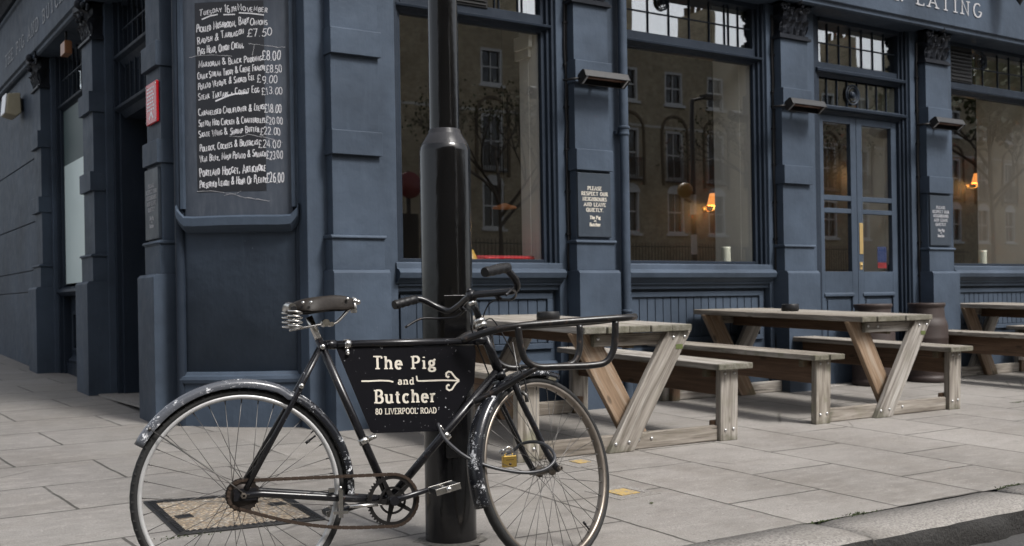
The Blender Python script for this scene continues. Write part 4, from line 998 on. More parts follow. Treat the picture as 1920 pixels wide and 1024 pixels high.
for x, z, d in ((.375, .842, Vector((1, 0, 0))), (.432, .50, (SEAT-BB).normalized()), (.70, .50, (HB-BB).normalized())):
    q = Vector((x, 0, z)); m = MB()
    if x == .432: q = BB+(SEAT-BB)*.385
    if x == .70: q = BB+(HB-BB)*.50
    m.tube([q-d*.011, q+d*.011], .0185, 14)
    e = Vector((.0, 0, -.03)) if x == .375 else (Vector((.035, 0, .012)) if x == .432 else Vector((-.02, 0, .03)))
    m.tube([q+e*.5, q+e*1.25], .009, 8); m.ball(q+e*1.1+Vector((0, -.010, 0)), .007, 8)
    bp('board_clip', m, M_CHROME)
# name board
m = MB(); poly = [(.335, .832), (.45, .532), (.46, .526), (.708, .520), (.722, .526), (.832, .675), (.840, .690), (.850, .800), (.846, .824)]
m.prism(poly, -.003, .003, None, 'y')
sign = bp('name_board', m, M_SIGN, None, .0015)
T = Matrix.Translation((0, -.0034, 0)) @ FRONT
m = MB()
letters(m, 'The Pig', .466, .752, .044, T, .175, .10, .26, .226, True, 0, -.03)
letters(m, 'and', .553, .694, .024, T, .17, .12, .26, .058, True, 0, -.03)
letters(m, 'Butcher', .469, .632, .045, T, .175, .10, .24, .222, True, 0, -.03)
letters(m, '80 LIVERPOOL ROAD', .469, .592, .020, T, .13, .09, .20, .222, True, 0, -.03)
ribbon(m, [(.421, .711), (.45, .710), (.49, .7105), (.52, .708), (.536, .7035)], lambda d: .0055, T)
ribbon(m, [(.6215, .722), (.6235, .7055), (.628, .703), (.66, .7025), (.72, .702), (.775, .6985)], lambda d: .0055, T)
for sg in (1, -1):
    ribbon(m, [(.781, .6985), (.768, .6985+sg*.010), (.758, .6985+sg*.023), (.752, .6985+sg*.031), (.742, .6985+sg*.034), (.733, .6985+sg*.028), (.733, .6985+sg*.018), (.739, .6985+sg*.0135), (.744, .6985+sg*.017)], lambda d: .0062, T)
bp('lettering', m, M_WHITE, sign)

# wheels
def wheel(name, axle, steer, hubr, cog):
    M = Matrix.Translation(axle) if not steer else STEER @ Matrix.Translation(axle)
    YR = Matrix.Rotation(PI/2, 4, 'X')
    m = MB(); pr = []
    rim = [(.3285, -.0125), (.331, -.0145), (.3305, -.0165), (.3195, -.0150), (.3165, -.008), (.3160, .008), (.3195, .0150), (.3305, .0165), (.331, .0145), (.3285, .0125), (.321, .004), (.321, -.004), (.3285, -.0125)]
    m.lathe(rim, 96, YR)
    wl = bp(name, m, M_ALU if cog else M_RIMF, None, 0, M)
    m = MB(); tr = .0195; cx = .3385
    tp = [(cx+.0155*math.cos(a), tr*math.sin(a)) for a in [R(-150+300*i/14) for i in range(15)]]
    n = 120; vs = []
    for r_, z_ in tp:
        for k in range(n):
            a = 2*PI*k/n; rr = r_ + (.0008 if (k % 2 and r_ > cx+.010) else 0); vs.append(YR @ Vector((rr*math.cos(a), rr*math.sin(a), z_)))
    m.add(vs, [(i*n+k, i*n+(k+1) % n, (i+1)*n+(k+1) % n, (i+1)*n+k) for i in range(len(tp)-1) for k in range(n)], True)
    for k in range(72 if cog else 0):
        a = 2*PI*k/72
        for sg in (-1, 1):
            Q = Matrix.Rotation(a, 4, 'Y'); m.box(cx+.003, cx+.0115, min(sg*.0140, sg*.0192), max(sg*.0140, sg*.0192), -.0035, .0035, Q @ Matrix.Rotation(sg*R(0), 4, 'X'))
    bp('tyre', m, M_RUBBER, wl)
    m = MB(); m.lathe([(.006, -.062), (.008, -.05), (.012, -.045), (hubr, -.036), (hubr, -.031), (.014, -.027), (.013, .027), (hubr, .031), (hubr, .036), (.012, .045), (.006, .062)], 20, YR)
    m.lathe([(.0045, -.080), (.0105, -.079), (.0105, -.066), (.0045, -.065)], 6, YR, False); m.lathe([(.0045, .065), (.0105, .066), (.0105, .079), (.0045, .080)], 6, YR, False)
    bp('hub', m, M_HUB, wl)
    if cog:
        m = MB(); nt_ = 20
        for y0, r0 in ((-.040, .050), (-.047, .0545)):
            poly = []
            for k in range(nt_): 
                for da, dr in ((0, -.004), (.25, .003), (.5, .003), (.75, -.004)): a = 2*PI*(k+da)/nt_; poly.append(((r0+dr)*math.cos(a), (r0+dr)*math.sin(a)))
            m.prism(poly, y0-.0012, y0+.0012, None, 'y')
        m.lathe([(.052, .026), (.055, .030), (.055, .038), (.03, .040)], 24, YR)
        m.lathe([(.036, .0485), (.030, .052), (.018, .054)], 20, YR)
        bp('sprocket', m, M_GREASY, wl)
    m0 = {}
    for sd in (-1, 1):
        for tg in (-1, 1):
            a = tg*R(78); p0 = Vector((hubr*.92*math.cos(a), sd*.033, hubr*.92*math.sin(a))); p1 = Vector((.3165, 0, 0))
            q = MB(); q.tube([p0, p0.lerp(p1, .5), p1], .00115, 5); q.tube([p1-(p1-p0).normalized()*.012, p1], .0024, 5); m0[(sd, tg)] = q
    first = {}
    for k in range(36):
        key = (1 if k % 2 else -1, 1 if (k//2) % 2 else -1); Q = Matrix.Rotation(2*PI*k/36+.03, 4, 'Y')
        if key not in first: first[key] = bp('spoke', m0[key], M_SPOKE, wl, 0, Q)
        else:
            c = first[key].copy(); COL.objects.link(c); c.parent = wl; c.matrix_basis = Q
    m = MB(); a = R(-50 if steer else 35); Q = Matrix.Rotation(-a, 4, 'Y'); m.tube([Q @ Vector((.312, 0, 0)), Q @ Vector((.283, 0, 0))], .0035, 6); m.tube([Q @ Vector((.285, 0, 0)), Q @ Vector((.270, 0, 0))], .005, 8); bp('valve', m, M_BLACKP, wl)
    return wl
M_SPOKE = plain('grey_spoke_wire', (.12, .115, .11), .4, .8, .3)
M_HUB = plain('oily_hub', (.16, .14, .12), .4, .8, .4, 60)
M_GREASY = plain('greasy_rusty_cog', (.022, .017, .014), .5, .5, .5, 80, .3)
M_RIMF = plain('brown_tarnished_rim', (.26, .225, .19), .4, .8, .3, 25)
wheel('rear_wheel', RA, False, .030, True); wheel('front_wheel', FA, True, .022, False)

# mudguards
def guard(cen, a0, a1, r, w_, steer, mat, dent=None):
    m = MB(); n = 48; prof = [(-w_/2, -.020), (-w_/2, -.005), (-w_*.36, .004), (-w_*.15, .008), (w_*.15, .008), (w_*.36, .004), (w_/2, -.005), (w_/2, -.020)]
    vs = []
    for th_ in (0, -.0014):
        for i in range(n+1):
            a = R(a0+(a1-a0)*i/n)
            for y, d in prof:
                rr = r+d+th_
                if dent: rr -= .010*math.exp(-((math.degrees(a)-dent)/3.0)**2)*(1 if y < 0 else .3)
                vs.append(cen+Vector((rr*math.cos(a), y*(1+th_*20), rr*math.sin(a))))
    k = len(prof); N1 = (n+1)*k
    fs = [(i*k+j, i*k+j+1, (i+1)*k+j+1, (i+1)*k+j) for i in range(n) for j in range(k-1)]
    fs += [tuple(N1+q for q in f[::-1]) for f in fs]
    for j in (0, k-1): fs += [(i*k+j, (i+1)*k+j, N1+(i+1)*k+j, N1+i*k+j) for i in range(n)]
    for i in (0, n): fs += [(i*k+j, i*k+j+1, N1+i*k+j+1, N1+i*k+j) for j in range(k-1)]
    m.add(vs, fs, True)
    g = bp('mudguard', m, mat, None, 0, STEER if steer else None)
    return g
g1 = guard(RA, 151, -6, .377, .066, False, M_GUARD, 63); g1['label'] = 'scratched silver black rear mudguard'
g2 = guard(FA, 72, 197, .376, .064, True, M_GUARD2)
m = MB()
for y in (-1, 1):
    q0 = RA+Vector((.372*math.cos(R(141)), y*.031, .372*math.sin(R(141)))); m.tube([RA+Vector((0, y*.066, .008)), RA+Vector((-.05, y*.05, .05)), q0], .0022, 6)
    m.ball(q0+Vector((0, y*.003, 0)), .006, 8)
bp('mudguard_stay', m, M_SPOKE, g1)
# fork (turned with the wheel)
m = MB()
CR = HB-(HT-HB).normalized()*.028
for y in (-1, 1):
    m.tube(crom([CR+Vector((0, y*.018, .004)), CR+Vector((.006, y*.044, -.006)), CR+Vector((.026, y*.050, -.07)), Vector((1.035, y*.053, .50)), Vector((1.072, y*.055, .42)), FA+Vector((-.002, y*.058, .002))], 5), .0112, 10)
    m.ball(FA+Vector((0, y*.06, 0)), .014, 10, (1, .6, 1))
m.tube([CR+Vector((0, -.045, 0)), CR+Vector((0, .045, 0))], .016, 12, flat=.8)
fork = bp('fork', m, M_FRAME, None, 0, STEER)
m = MB()
for y in (-1, 1):
    m.tube([CR+Vector((.022, y*.052, .14)), CR+Vector((.032, y*.052, .0)), CR+Vector((.04, y*.044, -.06))], .0022, 6)
    m.tube([CR+Vector((.03, y*.05, -.02)), CR+Vector((.04, y*.046, -.05)), CR+Vector((.055, y*.035, -.085))], .0028, 8)
m.tube([CR+Vector((.04, -.05, -.045)), CR+Vector((.05, -.06, -.06)), CR+Vector((.05, -.06, -.085))], .007, 8)
bp('brake_calliper', m, M_DARKSTEEL, fork)
# stem, bars
m = MB(); dS = (HT-HB).normalized()
m.tube([HT+dS*.005, AP], .0125, 14); m.tube([AP-dS*.018, AP+dS*.018], .017, 12); m.ball(AP+dS*.02, .011, 8)
stem = bp('stem', m, M_FRAME, None, 0, STEER)
m = MB(); m.lathe([(.021, -.004), (.023, .0), (.023, .008), (.018, .012), (.021, .016), (.021, .026), (.014, .03)], 16, Matrix.Translation(HT+dS*.008) @ dS.to_track_quat('Z', 'Y').to_matrix().to_4x4()); m.lathe([(.012, .09), (.0155, .095), (.0155, .10), (.012, .105)], 12, Matrix.Translation(HT) @ dS.to_track_quat('Z', 'Y').to_matrix().to_4x4()); bp('headset', m, M_CHROME, stem)
hbp = [(-.14, .262, .020), (-.06, .250, .042), (-.022, .236, .036), (.022, .213, .006), (.048, .175, -.016), (.032, .10, -.010), (0, 0, 0)]
pts = hbp + [(a-.02*(a < -.02), -b, c) for a, b, c in hbp[-2::-1]]
def HBp(q): return AP+Vector(q)
m = MB(); m.tube(crom([HBp(q) for q in pts], 6), .0126, 12); hb = bp('handlebar', m, M_FRAME, None, 0, STEER)
for sg in (1, -1):
    m = MB(); a, b = HBp((-.145-(.035 if sg < 0 else 0), sg*.263, .018-(.006 if sg < 0 else 0))), HBp((-.05, sg*.249, .042)); d = (b-a)
    q = [a+d*(i/12.) for i in range(13)]; m.tube([a-d*.03]+q, [.0165]+[.0165+.0022*(i % 3 == 1) for i in range(13)], 14)
    bp('grip', m, M_BLACKP, hb)
    m = MB()
    lv = crom([HBp((.045, sg*.085, -.03)), HBp((.05, sg*.15, -.045)), HBp((.02, sg*.205, -.040)), HBp((-.04, sg*.245, -.035)), HBp((-.10, sg*.27, -.065))], 5)
    m.tube(lv, [.0052]*8+[.0045]*(len(lv)-8), 8); m.tube([HBp((.03, sg*.095, -.012)), HBp((.046, sg*.098, -.034))], .010, 8)
    bp('brake_lever', m, M_FRAME, hb)
m = MB()
m.tube(crom([HBp((.04, -.09, -.03)), HBp((.05, -.03, -.04)), HBp((.03, -.012, -.10)), HT+Vector((.05, -.02, .02)), CR+Vector((.05, -.055, .02)), CR+Vector((.05, -.06, -.05))], 6), .0028, 6)
m.tube(crom([HBp((.04, .09, -.03)), HBp((.0, .02, -.05)), HBp((-.02, .0, -.11)), HT+Vector((-.03, .02, -.02)), HB+Vector((-.02, .03, -.02))], 6), .0028, 6)
bp('brake_cable', m, M_BLACKP, None, 0, STEER)
# saddle
m = MB(); rows = []
sec = [(.170, .004, .975, .03), (.178, .050, .985, .02), (.20, .088, .998, .02), (.235, .100, 1.006, .018), (.27, .088, 1.010, .016), (.305, .058, 1.014, .016), (.34, .036, 1.016, .018), (.375, .026, 1.012, .02), (.40, .018, 1.004, .02), (.410, .006, .994, .015)]
for x, hw, z, dr in sec:
    r_ = []
    for k in range(13):
        t = -1+k/6.; e = abs(t); r_.append((x, hw*math.copysign(e**.85, t), z - .010*e**2 - (.045 if .2 < x < .38 else .025)*max(0, e-.72)/.28))
    rows.append(r_)
vs = [q for r_ in rows for q in r_]; m.add(vs, [(i*13+k, i*13+k+1, (i+1)*13+k+1, (i+1)*13+k) for i in range(len(rows)-1) for k in range(12)], True)
sdl = bp('saddle', m, M_LEATHER); sm_ = sdl.modifiers.new('thick', 'SOLIDIFY'); sm_.thickness = .006; sm_.offset = -1
ss = sdl.modifiers.new('sub', 'SUBSURF'); ss.levels = 1; ss.render_levels = 1
m = MB(); m.tube(crom([(.176, -.072, .972), (.172, 0, .98), (.176, .072, .972)], 6), .014, 10); m.tube([(.398, 0, .994), (.418, 0, .990)], [.016, .009], 12); m.ball((.418, 0, .990), .010, 8)
for q in ((.21, -.09, .985), (.375, -.03, 1.0), (.235, -.1, .985)): m.ball(q, .006, 8)
bp('saddle_trim', m, M_CHROME, sdl)
m = MB(); m.tube([(.18, -.05, .962), (.25, -.045, .958), (.40, -.008, .985)], .007, 8); m.tube([(.18, .05, .962), (.25, .045, .958), (.40, .008, .985)], .007, 8); m.tube([(.18, -.085, .965), (.18, .085, .965)], .01, 8); bp('saddle_bridge', m, M_BLACKP, sdl)
for y in (-.068, .068):
    m = MB(); m.tube([Vector((.186+.023*math.cos(t), y+.023*math.sin(t), .968-.068*t/(2*PI*4.2))) for t in [2*PI*4.2*i/80 for i in range(81)]], .0032, 6); bp('saddle_spring', m, M_CHROME, sdl)
m = MB()
for y in (-1, 1): m.tube(crom([(.186, y*.068, .898), (.23, y*.045, .905), (.295, y*.018, .915), (.335, y*.018, .917), (.385, y*.014, .965), (.398, y*.008, .975)], 5), .0042, 7)
m.tube([(.298, -.03, .918), (.298, .03, .918)], .013, 12); m.tube([(.318, -.03, .913), (.318, .03, .913)], .008, 10); m.lathe([(.010, -.02), (.012, -.015), (.012, .015), (.008, .02)], 10, Matrix.Translation((.402, 0, .972)))
bp('saddle_rail', m, M_CHROME, sdl)
m = MB(); d = (SEAT-BB).normalized(); m.tube([SEAT+d*.015, SEAT+d*.115], .0125, 14); bp('seat_post', m, M_CHROME)
# carrier
m = MB()
top = [(.790, -.036, .842), (.86, -.10, .868), (.945, -.150, .884), (1.10, -.168, .894), (1.30, -.170, .903), (1.40, -.155, .907), (1.458, -.09, .912), (1.472, 0, .913)]
loop = crom(top + [(a, -b, c) for a, b, c in top[-2::-1]], 6); m.tube(loop, .0130, 12)
for sg in (-1, 1):
    m.tube(crom([(.960, sg*.156, .882), (.966, sg*.155, .82), (.985, sg*.152, .765), (1.03, sg*.150, .738), (1.10, sg*.150, .735), (1.24, sg*.150, .735), (1.305, sg*.152, .748), (1.335, sg*.156, .80), (1.342, sg*.162, .895)], 6), .0128, 12)
    m.tube(crom([(.826, sg*.034, .620), (.90, sg*.07, .655), (.99, sg*.142, .715), (1.03, sg*.150, .736)], 6), .0115, 12)
for x in (1.08, 1.22): m.tube([(x, -.152, .736), (x, .152, .736)], .007, 8)
m.tube([(.945, -.15, .884), (.945, .15, .884)], .007, 8)
bp('carrier', m, M_CARR)
# crank, pedals, chainwheel, chain
CA = R(14)
m = MB(); nt_ = 46; cw = Vector((BB.x, -.047, BB.z)); poly = []
for k in range(nt_):
    for da, dr in ((0, .0), (.25, .006), (.5, .006), (.75, 0)): a = 2*PI*(k+da)/nt_; poly.append((a, .086+dr))
def ringp(mb, pl, ri, y0, y1):
    n = len(pl); vs = []
    for y in (y0, y1):
        for a, r_ in pl: vs.append((cw.x+r_*math.cos(a), y, cw.z+r_*math.sin(a)))
        for a, r_ in pl: vs.append((cw.x+ri*math.cos(a), y, cw.z+ri*math.sin(a)))
    fs = []
    for i in range(n):
        j = (i+1) % n; fs += [(i, j, n+j, n+i), (2*n+i, 3*n+i, 3*n+j, 2*n+j), (i, 2*n+i, 2*n+j, j), (n+i, n+j, 3*n+j, 3*n+i)]
    mb.add(vs, fs)
ringp(m, poly, .074, -.0485, -.0455); ringp(m, [(2*PI*k/40, .048) for k in range(40)], .040, -.0490, -.0450)
for k in range(5):
    a = 2*PI*k/5+R(40); Q = Matrix.Translation(cw) @ Matrix.Rotation(-a, 4, 'Y'); m.prism([(.012, -.010), (.077, -.0055), (.077, .0055), (.012, .010)], -.002, .002, Q @ Matrix.Rotation(PI/2, 4, 'X'))
m.tube([cw+Vector((0, .012, 0)), cw+Vector((0, -.012, 0))], .019, 18)
cwm = bp('chainwheel', m, plain('worn_black_chainwheel', (.014, .013, .013), .35, .3, .4, 60))
for sg, aa in ((-1, CA), (1, CA+PI)):
    m = MB(); d = Vector((math.cos(aa), 0, math.sin(aa))); c0 = Vector((BB.x, sg*.068, BB.z)); e = c0+d*.165+Vector((0, sg*.012, 0))
    m.tube([c0-d*.004, c0+d*.04, e], [.0135, .010, .0085], 12, flat=.8); m.tube([c0+Vector((0, sg*.012, 0)), c0-Vector((0, sg*.02, 0))], .016, 14); m.tube([e-Vector((0, sg*.008, 0)), e+Vector((0, sg*.012, 0))], .0125, 12)
    ck = bp('crank', m, M_FRAME)
    m = MB(); P0 = e+Vector((0, sg*.016, 0)); tilt = Matrix.Translation(P0) @ Matrix.Rotation(R(-12), 4, 'Y')
    for x in (-.032, .032):
        m.box(x-.011, x+.011, min(.004*sg, .092*sg), max(.004*sg, .092*sg), -.010, .010, tilt)
    bp('pedal_rubber', m, M_RUBBER, ck, .002)
    m = MB(); m.tube([P0, P0+Vector((0, sg*.098, 0))], .0065, 8); m.ball(P0+Vector((0, sg*.10, 0)), .011, 10)
    for y in (.002, .094): m.box(-.045, .045, min(sg*y, sg*(y+.004)), max(sg*y, sg*(y+.004)), -.011, .011, tilt)
    bp('pedal', m, M_CHROME, ck, .001)
def tang(c0, r0, c1, r1, up):
    d = c1-c0; L = math.hypot(d.x, d.z); a = math.atan2(d.z, d.x); b = math.acos((r0-r1)/L); return a+(b if up else -b)
cc, r0, c1, r1 = RA+Vector((0, -.0415, 0)), .047, cw, .090
aU, aL = tang(cc, r0, c1, r1, True), tang(cc, r0, c1, r1, False)
pp_ = lambda c, r_, a: Vector((c.x+r_*math.cos(a), -.0468, c.z+r_*math.sin(a)))
path_ = []
u0, u1 = pp_(cc, r0, aU), pp_(c1, r1, aU); l1, l0 = pp_(c1, r1, aL), pp_(cc, r0, aL)
path_ += [u0.lerp(u1, i/30) for i in range(31)]; path_ += [pp_(c1, r1, aU+(aL-aU)*i/24) for i in range(1, 24)]
path_ += [l1.lerp(l0, i/30)-Vector((0, 0, .026*math.sin(PI*i/30))) for i in range(31)]
aL2 = aL+2*PI if aL < 0 else aL
path_ += [pp_(cc, r0, aL-(2*PI-(aU-aL))*i/16) for i in range(1, 16)]
seg = [0]; 
for i in range(len(path_)): seg.append(seg[-1]+(path_[(i+1) % len(path_)]-path_[i]).length)
def along(d):
    d %= seg[-1]
    for i in range(len(path_)):
        if seg[i+1] >= d: return path_[i].lerp(path_[(i+1) % len(path_)], (d-seg[i])/max(seg[i+1]-seg[i], 1e-6))
nl = int(seg[-1]/.0127); pl_ = seg[-1]/nl; m = MB()
for k in range(nl):
    a, b = along(k*pl_), along((k+1)*pl_); d = (b-a).normalized(); up = d.cross(Vector((0, 1, 0))); Q = Matrix(((d.x, 0, up.x, a.x), (d.y, 1, up.y, a.y), (d.z, 0, up.z, a.z), (0, 0, 0, 1)))
    wy = .0046 if k % 2 else .0032
    for sg in (-1, 1): m.box(-.004, pl_+.004, min(sg*wy, sg*(wy-.0011)), max(sg*wy, sg*(wy-.0011)), -.0056 if k % 2 else -.0044, .0056 if k % 2 else .0044, Q)
    m.tube([a-Vector((0, .0055, 0)), a+Vector((0, .0055, 0))], .0046, 6)
bp('chain', m, M_RUST)
m = MB()
m.tube([(.355, -.052, .285), (.455, -.052, .283)], .0065, 8); m.tube([(.455, -.052, .283), (.52, -.03, .275)], .002, 6); m.box(.318, .332, -.064, -.050, .25, .345); m.tube([(.325, -.058, .345), (.325, -.058, .262)], .006, 8); m.ball((.325, -.062, .352), .006, 8)
m.box(.30, .35, -.06, -.05, .262, .272); m.box(.285, .305, -.062, -.046, .338, .352)
bp('rear_brake', m, M_CHROME)

# lock cable and padlock
o = thing('lock_cable', 'thin black steel cable looped from the bicycle frame round its front wheel', 'lock cable', BIKE)
m = MB(); cpts = [(.69, -.022, .548), (.696, -.06, .506), (.719, -.095, .469), (.768, -.131, .426), (.858, -.152, .388), (.965, -.159, .366), (1.038, -.165, .373), (1.082, -.152, .403), (1.084, -.112, .439), (1.063, -.041, .461), (1.029, .026, .454), (.997, .039, .429), (.963, .02, .423), (.93, .0, .425)]
m.tube(crom(cpts, 6), .0062, 8); m.build('flex', plain('grey_sheathed_cable', (.035, .036, .04), .35), o); m = MB(); m.tube(crom([(.948, -.012, .424), (.935, -.02, .438), (.925, -.01, .43), (.938, .005, .418), (.95, .0, .42)], 5), .0045, 8); m.build('end_loop', M_ZINC, o)
o = thing('padlock', 'brass padlock hanging on the lock cable by the front wheel', 'padlock', BIKE @ Matrix.Translation((.954, -.028, .376)) @ Matrix.Rotation(R(4), 4, 'Z'))
m = MB(); m.box(-.027, .027, -.009, .009, 0, .042); m.build('body', M_BRASS, o, .003, 3)
m = MB(); m.tube([(-.017, 0, .04)]+[(-.002-.015*math.cos(R(18*i)), 0, .058+.015*math.sin(R(18*i))) for i in range(11)]+[(.013, 0, .045)], .0036, 8); m.build('shackle', M_CHROME, o)
m = MB(); m.lathe([(.005, 0), (.005, .0008), (.001, .001)], 10, Matrix.Translation((.0, -.0091, .012)) @ Matrix.Rotation(PI/2, 4, 'X')); m.box(-.016, .014, -.0098, -.0090, .026, .028); m.build('keyhole', M_RUST, o)

# ------------------------------------------------------------------ picnic tables (x across, y towards the pub, z up)
def beam(name, a, b, wd, th, mat, par, side=Vector((0, 0, 1)), skew=0., bev=.006, ends=(0, 0)):
    """timber from a to b; wd across SIDE, th the other way; grain runs along its own x"""
    a, b = Vector(a), Vector(b); d = (b-a); L = d.length; x = d.normalized(); z = (side-x*side.dot(x)).normalized(); y = z.cross(x)
    M = Matrix(((x.x, y.x, z.x, a.x), (x.y, y.y, z.y, a.y), (x.z, y.z, z.z, a.z), (0, 0, 0, 1)))
    m = MB(); h, t = wd/2, th/2; vs = []
    for xx, sk in ((0, skew), (L, skew)):
        for yy, zz in ((-t, -h), (t, -h), (t, h), (-t, h)): vs.append((xx+sk*zz, yy, zz))
    m.add(vs, [(0, 1, 2, 3), (4, 7, 6, 5), (0, 4, 5, 1), (1, 5, 6, 2), (2, 6, 7, 3), (3, 7, 4, 0)])
    return m.build(name, mat, par, bev, 2, None, M)
def bolt(par, x, y, z, r=.011, axis=-1):
    m = MB(); T = Matrix.Translation((x, y, z)) @ Matrix.Rotation(PI/2, 4, 'X'); m.lathe([(r, 0), (r*.95, .003), (r*.6, .007), (.0005, .008)], 10, T)
    return m
TL = 1.82                       # table length (y), near edge at y = 0
def make_table(label, M):
    t = thing('picnic_table', label, 'picnic table', M, 'picnic tables along the pub front')
    n = 5; pw = .835/n
    for i in range(n):
        x = -.4175+pw*(i+.5); e = (.004, -.006, .003, -.004, .005)[i]
        beam('tabletop_plank', (x, e, .749), (x, TL-e, .749), pw-.007, .042, (M_WOOD, M_WOODEND)[i % 2], t, Vector((1, 0, 0)))
    for sd in (-1, 1):
        for k in (0, 1):
            x = sd*(.70+.155*k); beam('bench_plank', (x, -.015+.01*k, .487), (x, TL+.01, .487), .150, .040, (M_WOOD, M_WOODEND)[k], t, Vector((1, 0, 0)))
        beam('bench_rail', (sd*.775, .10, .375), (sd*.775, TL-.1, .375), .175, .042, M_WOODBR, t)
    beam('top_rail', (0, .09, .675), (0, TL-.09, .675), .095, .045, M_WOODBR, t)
    for y, sg in ((.075, 1), (TL-.075, -1)):
        # y = outer frame plane; sg points inwards
        beam('foot_rail', (-.70, y+sg*.022, .052), (.70, y+sg*.022, .052), .100, .042, M_WOOD, t)
        for sd in (-1, 1):
            x = sd*.775; lg = beam('bench_leg', (x, y, -.002), (x, y, .466), .150 , .052, M_WOODEND if sd < 0 else M_WOOD, t, Vector((1, 0, 0)))
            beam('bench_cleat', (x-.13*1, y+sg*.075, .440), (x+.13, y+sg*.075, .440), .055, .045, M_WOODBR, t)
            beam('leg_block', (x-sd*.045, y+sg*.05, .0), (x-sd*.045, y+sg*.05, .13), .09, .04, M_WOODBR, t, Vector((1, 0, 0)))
            m = bolt(None, x-.035, y-sg*.027 if sg > 0 else y+.027, .07); m2 = bolt(None, x+.035, y-sg*.027, .075); m3 = bolt(None, x-.04, y-sg*.027, .44, .009); m4 = bolt(None, x+.04, y-sg*.027, .44, .009)
            for q in (m2, m3, m4): m.add(q.v, q.f, True)
            if sg > 0: m.build('bolts', M_ZINC, t)
        # V legs
        for k, (xb, xt, yy, mt) in enumerate(((-.115, .335, y-sg*.021, M_WOOD), (.115, -.335, y+sg*.066, M_WOODTAN))):
            a, b = Vector((xb, yy, .0)), Vector((xt, yy, .727)); d = (b-a).normalized()
            tn = d.x/d.z
            beam('v_leg', a, b, .165, .044, mt, t, Vector((1, 0, 0)), tn)
        beam('top_batten', (-.30, y+sg*.012, .683), (.27, y+sg*.012, .683), .075, .036, M_WOOD, t)
    m = MB()
    for x, z in ((-.16, .055), (-.06, .06), (.05, .06), (.15, .062)):
        q = bolt(None, x, .075-(.044 if x < 0 else .0), z); m.add(q.v, q.f, True)
    for x, z in ((.285, .69), (.375, .692), (-.27, .695), (-.16, .69)):
        q = bolt(None, x, .075-(.044 if x > 0 else .007), z); m.add(q.v, q.f, True)
    m.build('frame_bolts', M_ZINC, t)
    m = MB(); m.box(.305, .36, .0295, .0315, .615, .645); m.build('maker_tag', M_GREENTAG, t)
    return t
def tmat(s, p, rz=0.): return Matrix.Translation(W(s, p, gz(p))) @ Matrix.Rotation(TH+rz, 4, 'Z') @ Matrix.Rotation(math.atan(.033), 4, 'X')
t2 = make_table('weathered wooden picnic table in front of the double door, middle of the row', tmat(6.955, 5.30))
for s, p, rz, lab in ((4.275, 5.125, R(-1.5), 'weathered wooden picnic table nearest the bicycle, partly behind its front carrier'), (10.62, 5.28, R(1), 'weathered wooden picnic table farthest from the bicycle, before the last shop window')):
    c = copy_tree(t2); c.matrix_world = tmat(s, p, rz); c['label'] = lab

def ashtray(s, p, r, label):
    z = gz(p)+.770+.0
    o = fixed('ashtray', label, 'ashtray', s, p, z, 'ashtrays on the tables'); m = MB()
    m.lathe([(r*.9, 0), (r, .006), (r*1.03, .028), (r*.98, .052), (r*.94, .058), (r*.86, .056), (r*.84, .03), (r*.8, .012), (.001, .010)], 28); m.build('bowl', M_BLACKP, o)
    m = MB(); m.lathe([(r*.95, .0575), (r*.93, .0605), (r*.88, .0595)], 28); m.build('rim', M_IRON, o)
ashtray(4.21, 5.98, .078, 'round black ashtray on the picnic table nearest the bicycle')
ashtray(6.95, 6.35, .072, 'round black ashtray on the middle picnic table')

# milk churns by the door
def churn(s, p, label):
    o = fixed('milk_churn', label, 'milk churn', s, p, gz(p), 'milk churns by the door'); 
    m = MB(); m.lathe([(.001, .0), (.20, .0), (.208, .01), (.212, .03), (.208, .055), (.200, .06), (.203, .08), (.203, .42), (.206, .43), (.206, .445), (.203, .455), (.203, .555), (.200, .575), (.186, .615), (.178, .63), (.174, .65), (.168, .74)], 32); m.build('body', M_CHURN, o)
    m = MB(); m.lathe([(.168, .735), (.172, .75), (.181, .762), (.183, .785), (.176, .79), (.166, .778), (.156, .76), (.001, .755)], 32); m.build('rim', M_CHURN, o)
    m = MB()
    for a in (R(20), R(200)): ca, sa = math.cos(a), math.sin(a); m.tube(crom([(.18*ca-.05*sa, .18*sa+.05*ca, .60), (.225*ca-.05*sa, .225*sa+.05*ca, .66), (.225*ca+.05*sa, .225*sa-.05*ca, .66), (.18*ca+.05*sa, .18*sa-.05*ca, .60)], 5), .011, 8)
    m.build('handle', M_CHURN, o)
churn(8.74, 6.93, 'rusty brown milk churn left of the pair, behind the middle table before the door')
churn(9.50, 6.88, 'rusty brown milk churn right of the pair, behind the middle table before the door')

# manhole cover with pebble infill, yellow markers
def quad_thing(name, label, cat, c, mats, h, group=None):
    cs = sum(q[0] for q in c)/4; cpp = sum(q[1] for q in c)/4
    o = thing(name, label, cat, Matrix.Translation(W(cs, cpp, gz(cpp))) @ Matrix.Rotation(TH, 4, 'Z') @ Matrix.Rotation(math.atan(.033), 4, 'X'), group)
    return o, [(q[0]-cs, q[1]-cpp) for q in c]
o, q = quad_thing('manhole_cover', 'square inspection cover with iron frame and brown pebble infill behind the rear wheel', 'manhole cover', [(1.30, 4.53), (1.93, 4.47), (1.985, 5.16), (1.35, 5.27)], None, .004)
def inset(c, k): return [(a*k, b*k) for a, b in c]
m = MB(); m.prism(inset(q, .86), .0, .005); m.build('pebble_panel', M_PEBBLE, o)
m = MB(); O = [Vector(a) for a in inset(q, 1.0)]; I = [Vector(a) for a in inset(q, .865)]; J = [Vector(a) for a in inset(q, .95)]; Kk = [Vector(a) for a in inset(q, .935)]
for a_, b_ in ((O, J), (Kk, I)):
    for i in range(4):
        j = (i+1) % 4; m.prism([tuple(a_[i]), tuple(a_[j]), tuple(b_[j]), tuple(b_[i])], .001, .008)
